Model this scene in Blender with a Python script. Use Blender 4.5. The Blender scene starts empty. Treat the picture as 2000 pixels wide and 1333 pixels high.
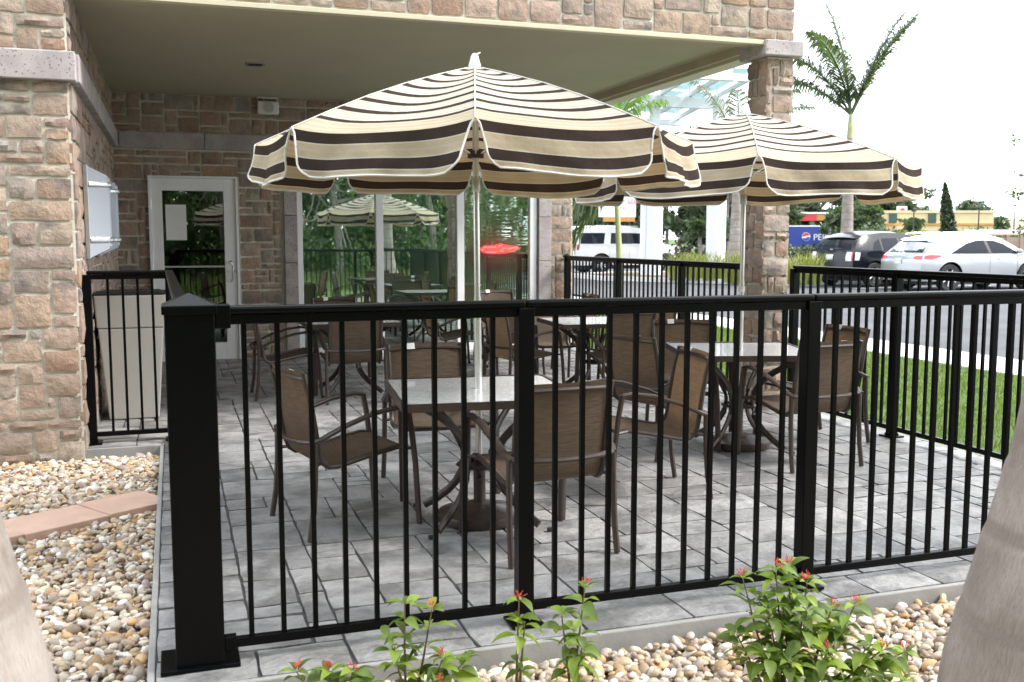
import bpy, bmesh, math, random
import numpy as np
from mathutils import Vector, Matrix

# ------------------------------------------------------------------ camera, sky, sun, exposure
S = bpy.context.scene
COL = S.collection
cam = bpy.data.cameras.new('camera'); cam_o = bpy.data.objects.new('camera', cam); COL.objects.link(cam_o)
cam.sensor_width = 36.0; cam.lens = 35.1; cam.clip_start = 0.05; cam.clip_end = 3000
cam_o.location = (0, 0, 1.57)
cam_o.rotation_euler = (math.pi / 2 - math.atan(200 / 1950.0), 0, 0)
cam.dof.use_dof = True; cam.dof.focus_distance = 6.0; cam.dof.aperture_fstop = 5.6
S.camera = cam_o

SUN_ELEV, SUN_AZ = math.radians(46), math.radians(96)     # azimuth clockwise from +Y (view direction)
world = bpy.data.worlds.new('World'); S.world = world; world.use_nodes = True
wn = world.node_tree.nodes; wl = world.node_tree.links; wn.clear()
w_out = wn.new('ShaderNodeOutputWorld'); w_bg = wn.new('ShaderNodeBackground')
w_sky = wn.new('ShaderNodeTexSky'); w_sky.sky_type = 'NISHITA'; w_sky.sun_disc = False
w_sky.sun_elevation = SUN_ELEV; w_sky.sun_rotation = SUN_AZ; w_sky.dust_density = 3.0
w_mix = wn.new('ShaderNodeMixRGB'); w_mix.inputs[0].default_value = 0.8
w_mix.inputs[2].default_value = (8.7, 9.2, 9.8, 1)          # even bright cloud cover
wl.new(w_sky.outputs[0], w_mix.inputs[1]); wl.new(w_mix.outputs[0], w_bg.inputs[0])
w_bg.inputs[1].default_value = 0.1
wl.new(w_bg.outputs[0], w_out.inputs[0])
sun = bpy.data.lights.new('sun', 'SUN'); sun_o = bpy.data.objects.new('sun', sun); COL.objects.link(sun_o)
sun.energy = 1.5; sun.angle = math.radians(14); sun.color = (1.0, 0.96, 0.91)
_sd = Vector((math.sin(SUN_AZ) * math.cos(SUN_ELEV), math.cos(SUN_AZ) * math.cos(SUN_ELEV), math.sin(SUN_ELEV)))
sun_o.rotation_euler = _sd.to_track_quat('Z', 'Y').to_euler(); sun_o.location = (20, 0, 30)
S.view_settings.view_transform = 'Standard'; S.view_settings.look = 'None'
S.view_settings.exposure = 1.88; S.view_settings.gamma = 1.0; S.view_settings.use_curve_mapping = False
S.cycles.use_denoising = True
S.cycles.max_bounces = 8; S.cycles.transparent_max_bounces = 16

# ------------------------------------------------------------------ frames and helpers
PI = math.pi
TH = math.radians(18.7)
OX, OY = -3.187, 7.321                      # left front corner of the stone wing; r runs along the front, d away
CT, ST = math.cos(TH), math.sin(TH)
def W(r, d, z=0.0): return Vector((OX + r * CT - d * ST, OY + r * ST + d * CT, z))
def lerp(a, b, t): return a + (b - a) * t
def interp(x, pts):
    if x <= pts[0][0]: return pts[0][1]
    for (a, b), (c, d) in zip(pts, pts[1:]):
        if x <= c: return b + (d - b) * (x - a) / (c - a)
    return pts[-1][1]
def zt(x, y):                               # gently rising car park
    return interp(math.hypot(x, y), [(0, -.07), (14, -.07), (40, .10), (3000, .10)])
def onto(px, y, z=0.0): return Vector(((px - 1000) / 1950.0 * y, y, z))   # layout note: lateral offset seen at bearing px

class MB:
    def __init__(s): s.v = []; s.f = []
    def add(s, v, f):
        n = len(s.v); s.v.extend([tuple(p) for p in v]); s.f.extend([tuple(i + n for i in q) for q in f]); return s
    def box(s, x0, x1, y0, y1, z0, z1):
        return s.add([(x0,y0,z0),(x1,y0,z0),(x1,y1,z0),(x0,y1,z0),(x0,y0,z1),(x1,y0,z1),(x1,y1,z1),(x0,y1,z1)],
              [(0,3,2,1),(4,5,6,7),(0,1,5,4),(1,2,6,5),(2,3,7,6),(3,0,4,7)])
    def frustum(s, c, a0, b0, a1, b1, z0, z1):
        x, y = c
        return s.add([(x-a0,y-b0,z0),(x+a0,y-b0,z0),(x+a0,y+b0,z0),(x-a0,y+b0,z0),(x-a1,y-b1,z1),(x+a1,y-b1,z1),(x+a1,y+b1,z1),(x-a1,y+b1,z1)],
              [(0,3,2,1),(4,5,6,7),(0,1,5,4),(1,2,6,5),(2,3,7,6),(3,0,4,7)])
    def tube(s, path, r, n=8, cap=True, flat=None, up=(0,0,1)):
        P = [Vector(p) for p in path]; m = len(P); V = []; F = []
        for i, p in enumerate(P):
            t = (P[min(i+1, m-1)] - P[max(i-1, 0)])
            t = t.normalized() if t.length > 1e-9 else Vector((0,0,1))
            u = Vector(up)
            if abs(u.dot(t)) > .97: u = Vector((0,1,0)) if abs(t.y) < .9 else Vector((1,0,0))
            a = t.cross(u).normalized(); b = a.cross(t).normalized()
            ri = r[i] if isinstance(r, (list, tuple)) else r
            for k in range(n):
                th = 2*PI*(k + (.5 if flat else 0))/n
                if flat:
                    q = math.sqrt(2) if n == 4 else 1.0
                    V.append(p + a*math.cos(th)*flat[0]*q + b*math.sin(th)*flat[1]*q)
                else: V.append(p + a*math.cos(th)*ri + b*math.sin(th)*ri)
        for i in range(m-1):
            for k in range(n):
                k2 = (k+1) % n; F.append((i*n+k, i*n+k2, (i+1)*n+k2, (i+1)*n+k))
        if cap: F.append(tuple(range(n-1, -1, -1))); F.append(tuple((m-1)*n+k for k in range(n)))
        return s.add(V, F)
    def lathe(s, prof, n=24, c=(0,0,0), cap=True, axis='z'):
        V = []; F = []; m = len(prof)
        for r, z in prof:
            for k in range(n):
                th = 2*PI*k/n
                if axis == 'z': V.append((c[0]+r*math.cos(th), c[1]+r*math.sin(th), c[2]+z))
                else: V.append((c[0]+r*math.cos(th), c[1]+z, c[2]+r*math.sin(th)))
        for i in range(m-1):
            for k in range(n):
                k2 = (k+1) % n; F.append((i*n+k, i*n+k2, (i+1)*n+k2, (i+1)*n+k))
        if cap: F.append(tuple(range(n-1,-1,-1))); F.append(tuple((m-1)*n+k for k in range(n)))
        return s.add(V, F)
    def grid(s, fn, nu, nv):
        V = [fn(i/nu, j/nv) for i in range(nu+1) for j in range(nv+1)]
        F = [(i*(nv+1)+j, (i+1)*(nv+1)+j, (i+1)*(nv+1)+j+1, i*(nv+1)+j+1) for i in range(nu) for j in range(nv)]
        return s.add(V, F)
    def prism(s, poly, z0, z1):
        n = len(poly)
        return s.add([(x,y,z0) for x,y in poly]+[(x,y,z1) for x,y in poly],
              [tuple(range(n-1,-1,-1)), tuple(range(n,2*n))]+[(i,(i+1)%n,n+(i+1)%n,n+i) for i in range(n)])
    def mesh(s, name):
        me = bpy.data.meshes.new(name); me.from_pydata(s.v, [], s.f); me.update(); return me
    def build(s, name, mat, parent=None, smooth=False, bevel=0, loc=None, rot=None):
        o = mk(name, s.mesh(name), mat, parent, loc, rot)
        if smooth: shade(o.data)
        if bevel:
            b = o.modifiers.new('bevel', 'BEVEL'); b.width = bevel; b.segments = 2; b.limit_method = 'ANGLE'
        return o
def shade(me, angle=0.7):
    me.polygons.foreach_set('use_smooth', [True]*len(me.polygons))
    try: me.set_sharp_from_angle(angle=angle)
    except Exception: pass
def mk(name, me, mat, parent=None, loc=None, rot=None):
    o = bpy.data.objects.new(name, me); COL.objects.link(o)
    if mat is not None and len(me.materials) == 0: me.materials.append(mat)
    if parent is not None: o.parent = parent
    if loc is not None: o.location = loc
    if rot is not None: o.rotation_euler = rot if hasattr(rot, '__len__') else (0, 0, rot)
    return o
def tag(o, label, cat, group=None):
    o['label'] = label; o['category'] = cat
    if group: o['group'] = group
    return o
def thing(name, label, cat, loc=(0,0,0), rotz=0.0, group=None):
    o = bpy.data.objects.new(name, None); COL.objects.link(o); o.location = loc; o.rotation_euler = (0,0,rotz)
    o.empty_display_size = .1
    return tag(o, label, cat, group)
def bthing(name, label, cat, group=None): return thing(name, label, cat, (OX, OY, 0), TH, group)   # local axes = building frame
def setting(o, kind='structure'): o['kind'] = kind; return o
def copy_tree(o, parent=None):
    c = o.copy(); COL.objects.link(c)
    if parent is not None: c.parent = parent
    for ch in list(o.children): copy_tree(ch, c)
    return c
def np_mesh(name, verts, quads=None, tris=None, cols=None):
    me = bpy.data.meshes.new(name); verts = np.asarray(verts, np.float32).reshape(-1, 3)
    idx = []; starts = []; tot = []; k = 0
    faces = quads if quads is not None else tris; w = faces.shape[1]
    me.vertices.add(len(verts)); me.vertices.foreach_set('co', verts.ravel())
    me.loops.add(faces.size); me.loops.foreach_set('vertex_index', faces.astype(np.int32).ravel())
    me.polygons.add(len(faces)); me.polygons.foreach_set('loop_start', np.arange(0, faces.size, w, dtype=np.int32))
    me.update(calc_edges=True)
    if cols is not None:
        at = me.color_attributes.new('tint', 'FLOAT_COLOR', 'POINT'); c4 = np.ones((len(verts), 4), np.float32); c4[:, :3] = cols
        at.data.foreach_set('color', c4.ravel())
    return me

# ------------------------------------------------------------------ materials
def nodes_of(name):
    m = bpy.data.materials.new(name); m.use_nodes = True; nt = m.node_tree
    return m, nt, nt.nodes['Principled BSDF'], nt.nodes['Material Output']
def noise(nt, scale, detail=4, vec=None, rough=.55):
    n = nt.nodes.new('ShaderNodeTexNoise'); n.inputs['Scale'].default_value = scale; n.inputs['Detail'].default_value = detail
    n.inputs['Roughness'].default_value = rough
    if vec is not None: nt.links.new(vec, n.inputs['Vector'])
    return n.outputs['Fac']
def coords(nt, rnd=True):
    tc = nt.nodes.new('ShaderNodeTexCoord')
    if not rnd: return tc.outputs['Object'], None
    oi = nt.nodes.new('ShaderNodeObjectInfo'); m = nt.nodes.new('ShaderNodeMath'); m.operation = 'MULTIPLY'; m.inputs[1].default_value = 57.0
    nt.links.new(oi.outputs['Random'], m.inputs[0]); a = nt.nodes.new('ShaderNodeVectorMath'); a.operation = 'ADD'
    nt.links.new(tc.outputs['Object'], a.inputs[0]); nt.links.new(m.outputs[0], a.inputs[1])
    return a.outputs[0], oi.outputs['Random']
def ramp(nt, fac, stops, const=False):
    r = nt.nodes.new('ShaderNodeValToRGB'); e = r.color_ramp
    e.interpolation = 'CONSTANT' if const else 'LINEAR'
    while len(e.elements) < len(stops): e.elements.new(.5)
    for el, (p, c) in zip(e.elements, stops): el.position = p; el.color = (*c, 1) if len(c) == 3 else c
    nt.links.new(fac, r.inputs[0]); return r.outputs[0]
def mixc(nt, fac, a, b, mode='MIX'):
    m = nt.nodes.new('ShaderNodeMixRGB'); m.blend_type = mode
    for i, v in ((0, fac), (1, a), (2, b)):
        if isinstance(v, (int, float)): m.inputs[i].default_value = v
        elif isinstance(v, tuple): m.inputs[i].default_value = (*v, 1)
        else: nt.links.new(v, m.inputs[i])
    return m.outputs[0]
def bump(nt, bs, h, strength=.3, dist=.01):
    b = nt.nodes.new('ShaderNodeBump'); b.inputs['Strength'].default_value = strength; b.inputs['Distance'].default_value = dist
    nt.links.new(h, b.inputs['Height']); nt.links.new(b.outputs[0], bs.inputs['Normal'])
def mat(name, col, rough=.6, metal=0., vary=.12, scale=8., bscale=None, bstr=.2, bdist=.005, coat=0., rnd=False, spec=.5):
    m, nt, bs, out = nodes_of(name); v, r = coords(nt, rnd)
    f = noise(nt, scale, 5, v)
    lo = tuple(c*(1-vary) for c in col); hi = tuple(min(1, c*(1+vary)) for c in col)
    c = ramp(nt, f, [(.3, lo), (.7, hi)])
    if rnd: c = mixc(nt, .35, c, ramp(nt, r, [(0, tuple(x*.7 for x in col)), (1, tuple(min(1, x*1.3) for x in col))]))
    nt.links.new(c, bs.inputs['Base Color'])
    bs.inputs['Roughness'].default_value = rough; bs.inputs['Metallic'].default_value = metal
    bs.inputs['Coat Weight'].default_value = coat; bs.inputs['Coat Roughness'].default_value = .04
    bs.inputs['Specular IOR Level'].default_value = spec
    if bscale: bump(nt, bs, noise(nt, bscale, 5, v), bstr, bdist)
    return m
M = {}
def m_stone(name, stops):
    m, nt, bs, out = nodes_of(name); v, r = coords(nt)
    base = ramp(nt, r, stops)
    n1 = noise(nt, 5, 5, v, .6); n2 = noise(nt, 22, 6, v, .65)
    c = mixc(nt, ramp(nt, n1, [(.42, (0,0,0)), (.62, (.8,.8,.8))]), base, (.32,.245,.195))
    n3 = noise(nt, 3.1, 3, v)
    c = mixc(nt, ramp(nt, n3, [(.55, (0,0,0)), (.68, (.85,.85,.85))]), c, (.16,.145,.14))
    c = mixc(nt, .5, c, ramp(nt, n2, [(.3, (.55,.55,.55)), (.7, (1.25,1.25,1.25))]), 'MULTIPLY')
    nt.links.new(c, bs.inputs['Base Color']); bs.inputs['Roughness'].default_value = .85
    mx = nt.nodes.new('ShaderNodeMath'); mx.operation = 'MULTIPLY_ADD'; mx.inputs[1].default_value = 1.6
    nt.links.new(noise(nt, 9, 6, v, .62), mx.inputs[0]); nt.links.new(n2, mx.inputs[2]); bump(nt, bs, mx.outputs[0], .6, .018)
    return m
M['stone'] = m_stone('rubble stone', [(0, (.36,.235,.17)), (.16, (.45,.34,.275)), (.3, (.27,.16,.10)), (.42, (.50,.435,.35)), (.55, (.37,.255,.205)), (.66, (.35,.315,.29)), (.78, (.42,.275,.175)), (.9, (.48,.385,.315)), (1, (.31,.20,.15))])
M['mortar'] = mat('mortar', (.66,.635,.55), .95, vary=.1, scale=14, bscale=60, bstr=.5, bdist=.006)
def m_precast():
    m, nt, bs, out = nodes_of('precast stone'); v, r = coords(nt)
    n = noise(nt, 55, 3, v); n2 = noise(nt, 5, 4, v)
    c = mixc(nt, ramp(nt, n2, [(.35, (0,0,0)), (.65, (1,1,1))]), (.36,.315,.32), (.47,.43,.42))
    f = ramp(nt, n, [(.60, (0,0,0)), (.66, (1,1,1))]); c = mixc(nt, f, c, (.17,.14,.14))
    nt.links.new(c, bs.inputs['Base Color']); bs.inputs['Roughness'].default_value = .85; bump(nt, bs, n, .35, .004); return m
M['precast'] = m_precast()
def m_paver():
    m, nt, bs, out = nodes_of('stamped paving'); v, r = coords(nt)
    base = ramp(nt, r, [(0, (.25,.247,.242)), (.5, (.335,.33,.325)), (1, (.285,.28,.275))])
    n1 = noise(nt, 3.5, 6, v, .6); n2 = noise(nt, 26, 5, v)
    c = mixc(nt, ramp(nt, n1, [(.43, (0,0,0)), (.60, (.95,.95,.95))]), base, (.155,.152,.15))
    c = mixc(nt, .35, c, ramp(nt, n2, [(.3, (.7,.7,.7)), (.7, (1.2,1.2,1.2))]), 'MULTIPLY')
    nt.links.new(c, bs.inputs['Base Color'])
    rr = ramp(nt, noise(nt, 2.2, 3, v), [(.4, (.62,.62,.62)), (.65, (.36,.36,.36))]); nt.links.new(rr, bs.inputs['Roughness'])
    # cleft ridges: stretched noise
    mp = nt.nodes.new('ShaderNodeMapping'); mp.inputs['Scale'].default_value = (2.2, 7, 3); nt.links.new(v, mp.inputs['Vector'])
    mx = nt.nodes.new('ShaderNodeMath'); mx.operation = 'MULTIPLY_ADD'; mx.inputs[1].default_value = 1.5
    nt.links.new(noise(nt, 2.2, 7, mp.outputs[0], .6), mx.inputs[0]); nt.links.new(n2, mx.inputs[2])
    bump(nt, bs, mx.outputs[0], .8, .016); return m
M['paver'] = m_paver()
M['joint'] = mat('dark joint', (.07,.07,.07), .9)
M['concrete'] = mat('pale concrete', (.30,.295,.285), .85, vary=.15, scale=5, bscale=50, bstr=.3)
M['kerb'] = mat('bright concrete', (.62,.62,.60), .85, vary=.12, scale=2, bscale=40, bstr=.2)
M['asphalt'] = mat('asphalt', (.085,.085,.09), .85, vary=.25, scale=.9, bscale=120, bstr=.4)
M['roadpaint'] = mat('road paint', (.75,.75,.74), .7, vary=.1, scale=12)
M['soil'] = mat('sandy soil', (.20,.15,.10), .95, vary=.4, scale=20, bscale=60, bstr=.6, bdist=.01)
M['turf'] = mat('lawn turf', (.07,.12,.025), .95, vary=.4, scale=3, bscale=80, bstr=.6, bdist=.02)
M['black'] = mat('black powder coat', (.0018,.0021,.0025), .32, vary=.15, scale=30, bscale=220, bstr=.05, spec=.13)
M['soffit'] = mat('soffit board', (.40,.36,.255), .8, vary=.05, scale=1.2, bscale=200, bstr=.05)
M['trim'] = mat('cream trim', (.56,.51,.37), .5, vary=.05)
M['beam_tan'] = mat('tan beam', (.44,.38,.26), .6, vary=.08, scale=3)
M['white'] = mat('white paint', (.90,.91,.93), .3, vary=.04, scale=4)
M['white_steel'] = mat('white steel', (.78,.80,.83), .4, vary=.03)
M['silver'] = mat('brushed steel', (.62,.63,.65), .32, .9, vary=.08, scale=20)
M['alu'] = mat('polished aluminium pole', (.86,.85,.83), .22, .6, vary=.05, scale=10)
M['bronze'] = mat('bronze frame', (.060,.043,.036), .36, .25, vary=.15, scale=20, coat=.1)
M['plastic_white'] = mat('white plastic', (.80,.80,.80), .35, vary=.03)
M['bin'] = mat('beige plastic', (.40,.385,.35), .55, vary=.06, scale=3, bscale=150, bstr=.08)
M['bin_dark'] = mat('dark liner', (.02,.02,.02), .5)
M['terracotta'] = mat('terracotta paver', (.58,.39,.30), .85, vary=.12, scale=6, bscale=60, bstr=.25)
M['tagwhite'] = mat('white tag', (.82,.82,.82), .6, vary=.03)
M['shade'] = mat('grey-green veil sheet', (.46,.58,.53), .9, vary=.06, scale=2)  # for the added sheets that veil the window glass
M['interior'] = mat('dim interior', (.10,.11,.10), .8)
M['frost'] = mat('frosted acrylic', (.44,.48,.54), .35, vary=.02)
def m_glass(name, tint, refl=.5, wav=0., rough=0.0, back=(.7,.85,.78), top=1.0):
    m, nt, bs, out = nodes_of(name); nt.nodes.remove(bs)
    g = nt.nodes.new('ShaderNodeBsdfGlossy'); g.inputs['Color'].default_value = (*tint, 1); g.inputs['Roughness'].default_value = rough
    t = nt.nodes.new('ShaderNodeBsdfTransparent'); t.inputs['Color'].default_value = (*back, 1)
    lw = nt.nodes.new('ShaderNodeLayerWeight'); lw.inputs['Blend'].default_value = .35
    mr = nt.nodes.new('ShaderNodeMapRange'); mr.inputs['To Min'].default_value = refl; mr.inputs['To Max'].default_value = top
    nt.links.new(lw.outputs['Fresnel'], mr.inputs['Value'])
    mx = nt.nodes.new('ShaderNodeMixShader'); nt.links.new(mr.outputs[0], mx.inputs[0]); nt.links.new(t.outputs[0], mx.inputs[1]); nt.links.new(g.outputs[0], mx.inputs[2])
    if wav:
        v, r = coords(nt); mp = nt.nodes.new('ShaderNodeMapping'); mp.inputs['Scale'].default_value = (.5, 1, 5.0); nt.links.new(v, mp.inputs['Vector'])
        b = nt.nodes.new('ShaderNodeBump'); b.inputs['Strength'].default_value = wav; b.inputs['Distance'].default_value = .02
        nt.links.new(noise(nt, 2.0, 2, mp.outputs[0]), b.inputs['Height']); nt.links.new(b.outputs[0], g.inputs['Normal'])
    nt.links.new(mx.outputs[0], out.inputs[0]); return m
M['pane'] = m_glass('tinted storefront glass', (.84,.98,.90), .55, .006, .012, back=(.80,.95,.87))
M['pane_wavy'] = m_glass('rippled storefront glass', (.84,.98,.90), .52, .045, .02, back=(.80,.95,.87))
M['door_pane'] = m_glass('door glass', (.85,.92,.85), .10, .004, back=(.62,.66,.56))
M['roof_glass'] = m_glass('canopy glass', (.95,1,1), .03, 0, back=(.20,.29,.29), top=.12)
M['car_glass'] = mat('car glass', (.012,.016,.024), .03, vary=.05, coat=0., spec=.18)
def m_table():
    m, nt, bs, out = nodes_of('hammered glass'); v, r = coords(nt)
    vo = nt.nodes.new('ShaderNodeTexVoronoi'); vo.inputs['Scale'].default_value = 55; nt.links.new(v, vo.inputs['Vector'])
    c = ramp(nt, vo.outputs['Distance'], [(.1, (.62,.63,.65)), (.7, (.82,.83,.85))])
    nt.links.new(c, bs.inputs['Base Color']); bs.inputs['Roughness'].default_value = .18; bs.inputs['Coat Weight'].default_value = .5
    bump(nt, bs, vo.outputs['Distance'], .35, .006); return m
M['tabletop'] = m_table()
def m_cloth(name, top):
    m, nt, bs, out = nodes_of(name); uv = nt.nodes.new('ShaderNodeUVMap'); uv.uv_map = 'UVMap'
    sx = nt.nodes.new('ShaderNodeSeparateXYZ'); nt.links.new(uv.outputs[0], sx.inputs[0])
    br = (.058,.043,.038); tan = (.47,.39,.27); cre = (.56,.525,.45); lt = (.47,.415,.325)
    if top:
        md = nt.nodes.new('ShaderNodeMath'); md.operation = 'DIVIDE'; md.inputs[1].default_value = .136; nt.links.new(sx.outputs[1], md.inputs[0])
        fr = nt.nodes.new('ShaderNodeMath'); fr.operation = 'FRACT'; nt.links.new(md.outputs[0], fr.inputs[0])
        a = ramp(nt, fr.outputs[0], [(0, cre), (.10, lt), (.22, cre), (.34, br), (.66, cre), (.72, lt), (.84, cre), (.92, lt)], True)
        gt = nt.nodes.new('ShaderNodeMath'); gt.operation = 'GREATER_THAN'; gt.inputs[1].default_value = 1.03; nt.links.new(sx.outputs[1], gt.inputs[0])
        fr2 = nt.nodes.new('ShaderNodeMath'); fr2.operation = 'MULTIPLY_ADD'; fr2.inputs[1].default_value = 22; fr2.inputs[2].default_value = 0; nt.links.new(sx.outputs[1], fr2.inputs[0])
        fr3 = nt.nodes.new('ShaderNodeMath'); fr3.operation = 'FRACT'; nt.links.new(fr2.outputs[0], fr3.inputs[0])
        col = mixc(nt, gt.outputs[0], a, ramp(nt, fr3.outputs[0], [(0, tan), (.55, lt), (.9, cre)], True))
    else:
        mu = nt.nodes.new('ShaderNodeMath'); mu.operation = 'MULTIPLY'; mu.inputs[1].default_value = 1/.21; nt.links.new(sx.outputs[1], mu.inputs[0])
        col = ramp(nt, mu.outputs[0], [(0, br), (.235, cre), (.265, tan), (.38, lt), (.43, tan), (.53, lt), (.565, cre), (.59, br), (.84, cre), (.87, tan), (.95, cre)], True)
    nz = nt.nodes.new('ShaderNodeTexNoise'); nz.inputs['Scale'].default_value = 6; tc = nt.nodes.new('ShaderNodeTexCoord'); nt.links.new(tc.outputs['Object'], nz.inputs['Vector'])
    col = mixc(nt, .25, col, ramp(nt, nz.outputs['Fac'], [(.3, (.8,.8,.8)), (.7, (1.1,1.1,1.1))]), 'MULTIPLY')
    d = nt.nodes.new('ShaderNodeBsdfDiffuse'); t = nt.nodes.new('ShaderNodeBsdfTranslucent'); mx = nt.nodes.new('ShaderNodeMixShader'); mx.inputs[0].default_value = .15
    nt.links.new(col, d.inputs[0]); nt.links.new(mixc(nt, 1., col, (1.,.80,.52), 'MULTIPLY'), t.inputs[0])
    nb = nt.nodes.new('ShaderNodeTexNoise'); nb.inputs['Scale'].default_value = 7; nb.inputs['Detail'].default_value = 4; nt.links.new(tc.outputs['Object'], nb.inputs['Vector'])
    b = nt.nodes.new('ShaderNodeBump'); b.inputs['Strength'].default_value = .4; b.inputs['Distance'].default_value = .04; nt.links.new(nb.outputs['Fac'], b.inputs['Height']); nt.links.new(b.outputs[0], d.inputs['Normal'])
    nt.nodes.remove(bs); nt.links.new(d.outputs[0], mx.inputs[1]); nt.links.new(t.outputs[0], mx.inputs[2]); nt.links.new(mx.outputs[0], out.inputs[0]); return m
M['cloth_top'] = m_cloth('striped canopy cloth', True); M['cloth_val'] = m_cloth('striped valance cloth', False)
M['binding'] = mat('white binding', (.72,.70,.66), .8, vary=.05)
def m_sling():
    m, nt, bs, out = nodes_of('woven sling'); tc = nt.nodes.new('ShaderNodeTexCoord')
    def wv(d, s):
        w = nt.nodes.new('ShaderNodeTexWave'); w.bands_direction = d; w.inputs['Scale'].default_value = s; w.inputs['Distortion'].default_value = 1.2; nt.links.new(tc.outputs['Object'], w.inputs['Vector']); return w.outputs['Fac']
    a = wv('X', 60)
    mpp = nt.nodes.new('ShaderNodeMapping'); mpp.inputs['Scale'].default_value = (5, 110, 110); nt.links.new(tc.outputs['Object'], mpp.inputs['Vector']); b = noise(nt, 1.6, 3, mpp.outputs[0]); n = noise(nt, 9, 4, tc.outputs['Object'])
    c = mixc(nt, a, (.088,.063,.044), (.145,.106,.075)); c = mixc(nt, .8, c, ramp(nt, b, [(.3, (.6,.6,.6)), (.7, (1.3,1.3,1.3))]), 'MULTIPLY')
    c = mixc(nt, .4, c, ramp(nt, n, [(.3, (.75,.75,.75)), (.7, (1.2,1.2,1.2))]), 'MULTIPLY')
    nt.links.new(c, bs.inputs['Base Color']); bs.inputs['Roughness'].default_value = .65
    t = nt.nodes.new('ShaderNodeBsdfTranslucent'); nt.links.new(mixc(nt, 1., c, (1.7,1.45,1.1), 'MULTIPLY'), t.inputs[0])
    mx = nt.nodes.new('ShaderNodeMixShader'); mx.inputs[0].default_value = .35; nt.links.new(bs.outputs[0], mx.inputs[1]); nt.links.new(t.outputs[0], mx.inputs[2]); nt.links.new(mx.outputs[0], out.inputs[0]); return m
M['sling'] = m_sling()
def m_leaf(name, col, var=.35, trans=.35, rnd=True, rough=.5):
    m, nt, bs, out = nodes_of(name)
    if rnd: f = nt.nodes.new('ShaderNodeObjectInfo').outputs['Random']
    else:
        g = nt.nodes.new('ShaderNodeNewGeometry'); f = g.outputs['Random Per Island']
    c = ramp(nt, f, [(0, tuple(x*(1-var) for x in col)), (.6, col), (1, (min(1, col[0]*(1+var*1.3)), min(1, col[1]*(1+var)), col[2]))])
    nt.links.new(c, bs.inputs['Base Color']); bs.inputs['Roughness'].default_value = rough
    t = nt.nodes.new('ShaderNodeBsdfTranslucent'); nt.links.new(mixc(nt, 1., c, (1.3,1.5,.7), 'MULTIPLY'), t.inputs[0])
    mx = nt.nodes.new('ShaderNodeMixShader'); mx.inputs[0].default_value = trans; nt.links.new(bs.outputs[0], mx.inputs[1]); nt.links.new(t.outputs[0], mx.inputs[2]); nt.links.new(mx.outputs[0], out.inputs[0]); return m
M['leaf_shrub'] = m_leaf('shrub leaf', (.175,.255,.05), .5)
M['leaf_tree'] = m_leaf('tree leaf', (.085,.135,.045), .45, rnd=False)
M['leaf_wood'] = m_leaf('woodland leaf', (.115,.17,.07), .45, rnd=False)
M['leaf_far'] = m_leaf('far tree leaf', (.075,.11,.06), .4, .3, rnd=False)
M['leaf_pale'] = m_leaf('pale bush leaf', (.16,.20,.05), .3, rnd=False)
M['leaf_dark'] = m_leaf('dark bush leaf', (.03,.04,.02), .3, .2, rnd=False)
M['palm_leaf'] = m_leaf('palm leaflet', (.095,.13,.065), .4, rnd=False)
M['palm_bright'] = m_leaf('young palm leaflet', (.14,.24,.05), .3, rnd=False)
M['reed'] = m_leaf('ornamental grass blade', (.25,.27,.075), .35, rnd=False)
M['grass'] = m_leaf('lawn blade', (.15,.205,.055), .35, rnd=False)
M['cypress'] = m_leaf('cypress leaf', (.035,.06,.025), .4, .15, rnd=False)
M['wild'] = m_leaf('wild verge grass', (.16,.20,.07), .4, rnd=False)
M['flower'] = mat('red flower tube', (.62,.07,.05), .5, vary=.4, scale=60)
M['stem'] = mat('green stem', (.16,.13,.06), .7)
M['stem_green'] = mat('palm stem green', (.34,.36,.17), .6, vary=.15, scale=6)
M['bark'] = mat('grey bark', (.24,.21,.18), .9, vary=.35, scale=9, bscale=25, bstr=.5, bdist=.02)
def m_palmbark():
    m, nt, bs, out = nodes_of('ringed palm bark'); tc = nt.nodes.new('ShaderNodeTexCoord'); v = tc.outputs['Object']
    mp = nt.nodes.new('ShaderNodeMapping'); mp.inputs['Scale'].default_value = (70, 70, 3.5); nt.links.new(v, mp.inputs['Vector'])
    st = noise(nt, 2.0, 5, mp.outputs[0], .6); n2 = noise(nt, 3.5, 4, v)
    c = mixc(nt, ramp(nt, n2, [(.35, (0,0,0)), (.65, (1,1,1))]), (.25,.21,.18), (.38,.335,.30))
    c = mixc(nt, .55, c, ramp(nt, st, [(.3, (.66,.64,.62)), (.7, (1.15,1.15,1.15))]), 'MULTIPLY')
    w = nt.nodes.new('ShaderNodeTexWave'); w.bands_direction = 'Z'; w.inputs['Scale'].default_value = 1.25; w.inputs['Distortion'].default_value = 2.2; w.inputs['Detail'].default_value = 3; w.inputs['Detail Scale'].default_value = .8
    nt.links.new(v, w.inputs['Vector'])
    c = mixc(nt, ramp(nt, w.outputs['Fac'], [(.90, (0,0,0)), (.985, (.7,.7,.7))]), c, (.21,.17,.145))
    n4 = noise(nt, 9, 6, v, .7); c = mixc(nt, ramp(nt, n4, [(.58, (0,0,0)), (.70, (.7,.7,.7))]), c, (.19,.15,.125))
    nt.links.new(c, bs.inputs['Base Color']); bs.inputs['Roughness'].default_value = .9; bump(nt, bs, st, .9, .008); return m
M['palm_bark'] = m_palmbark()
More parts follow.
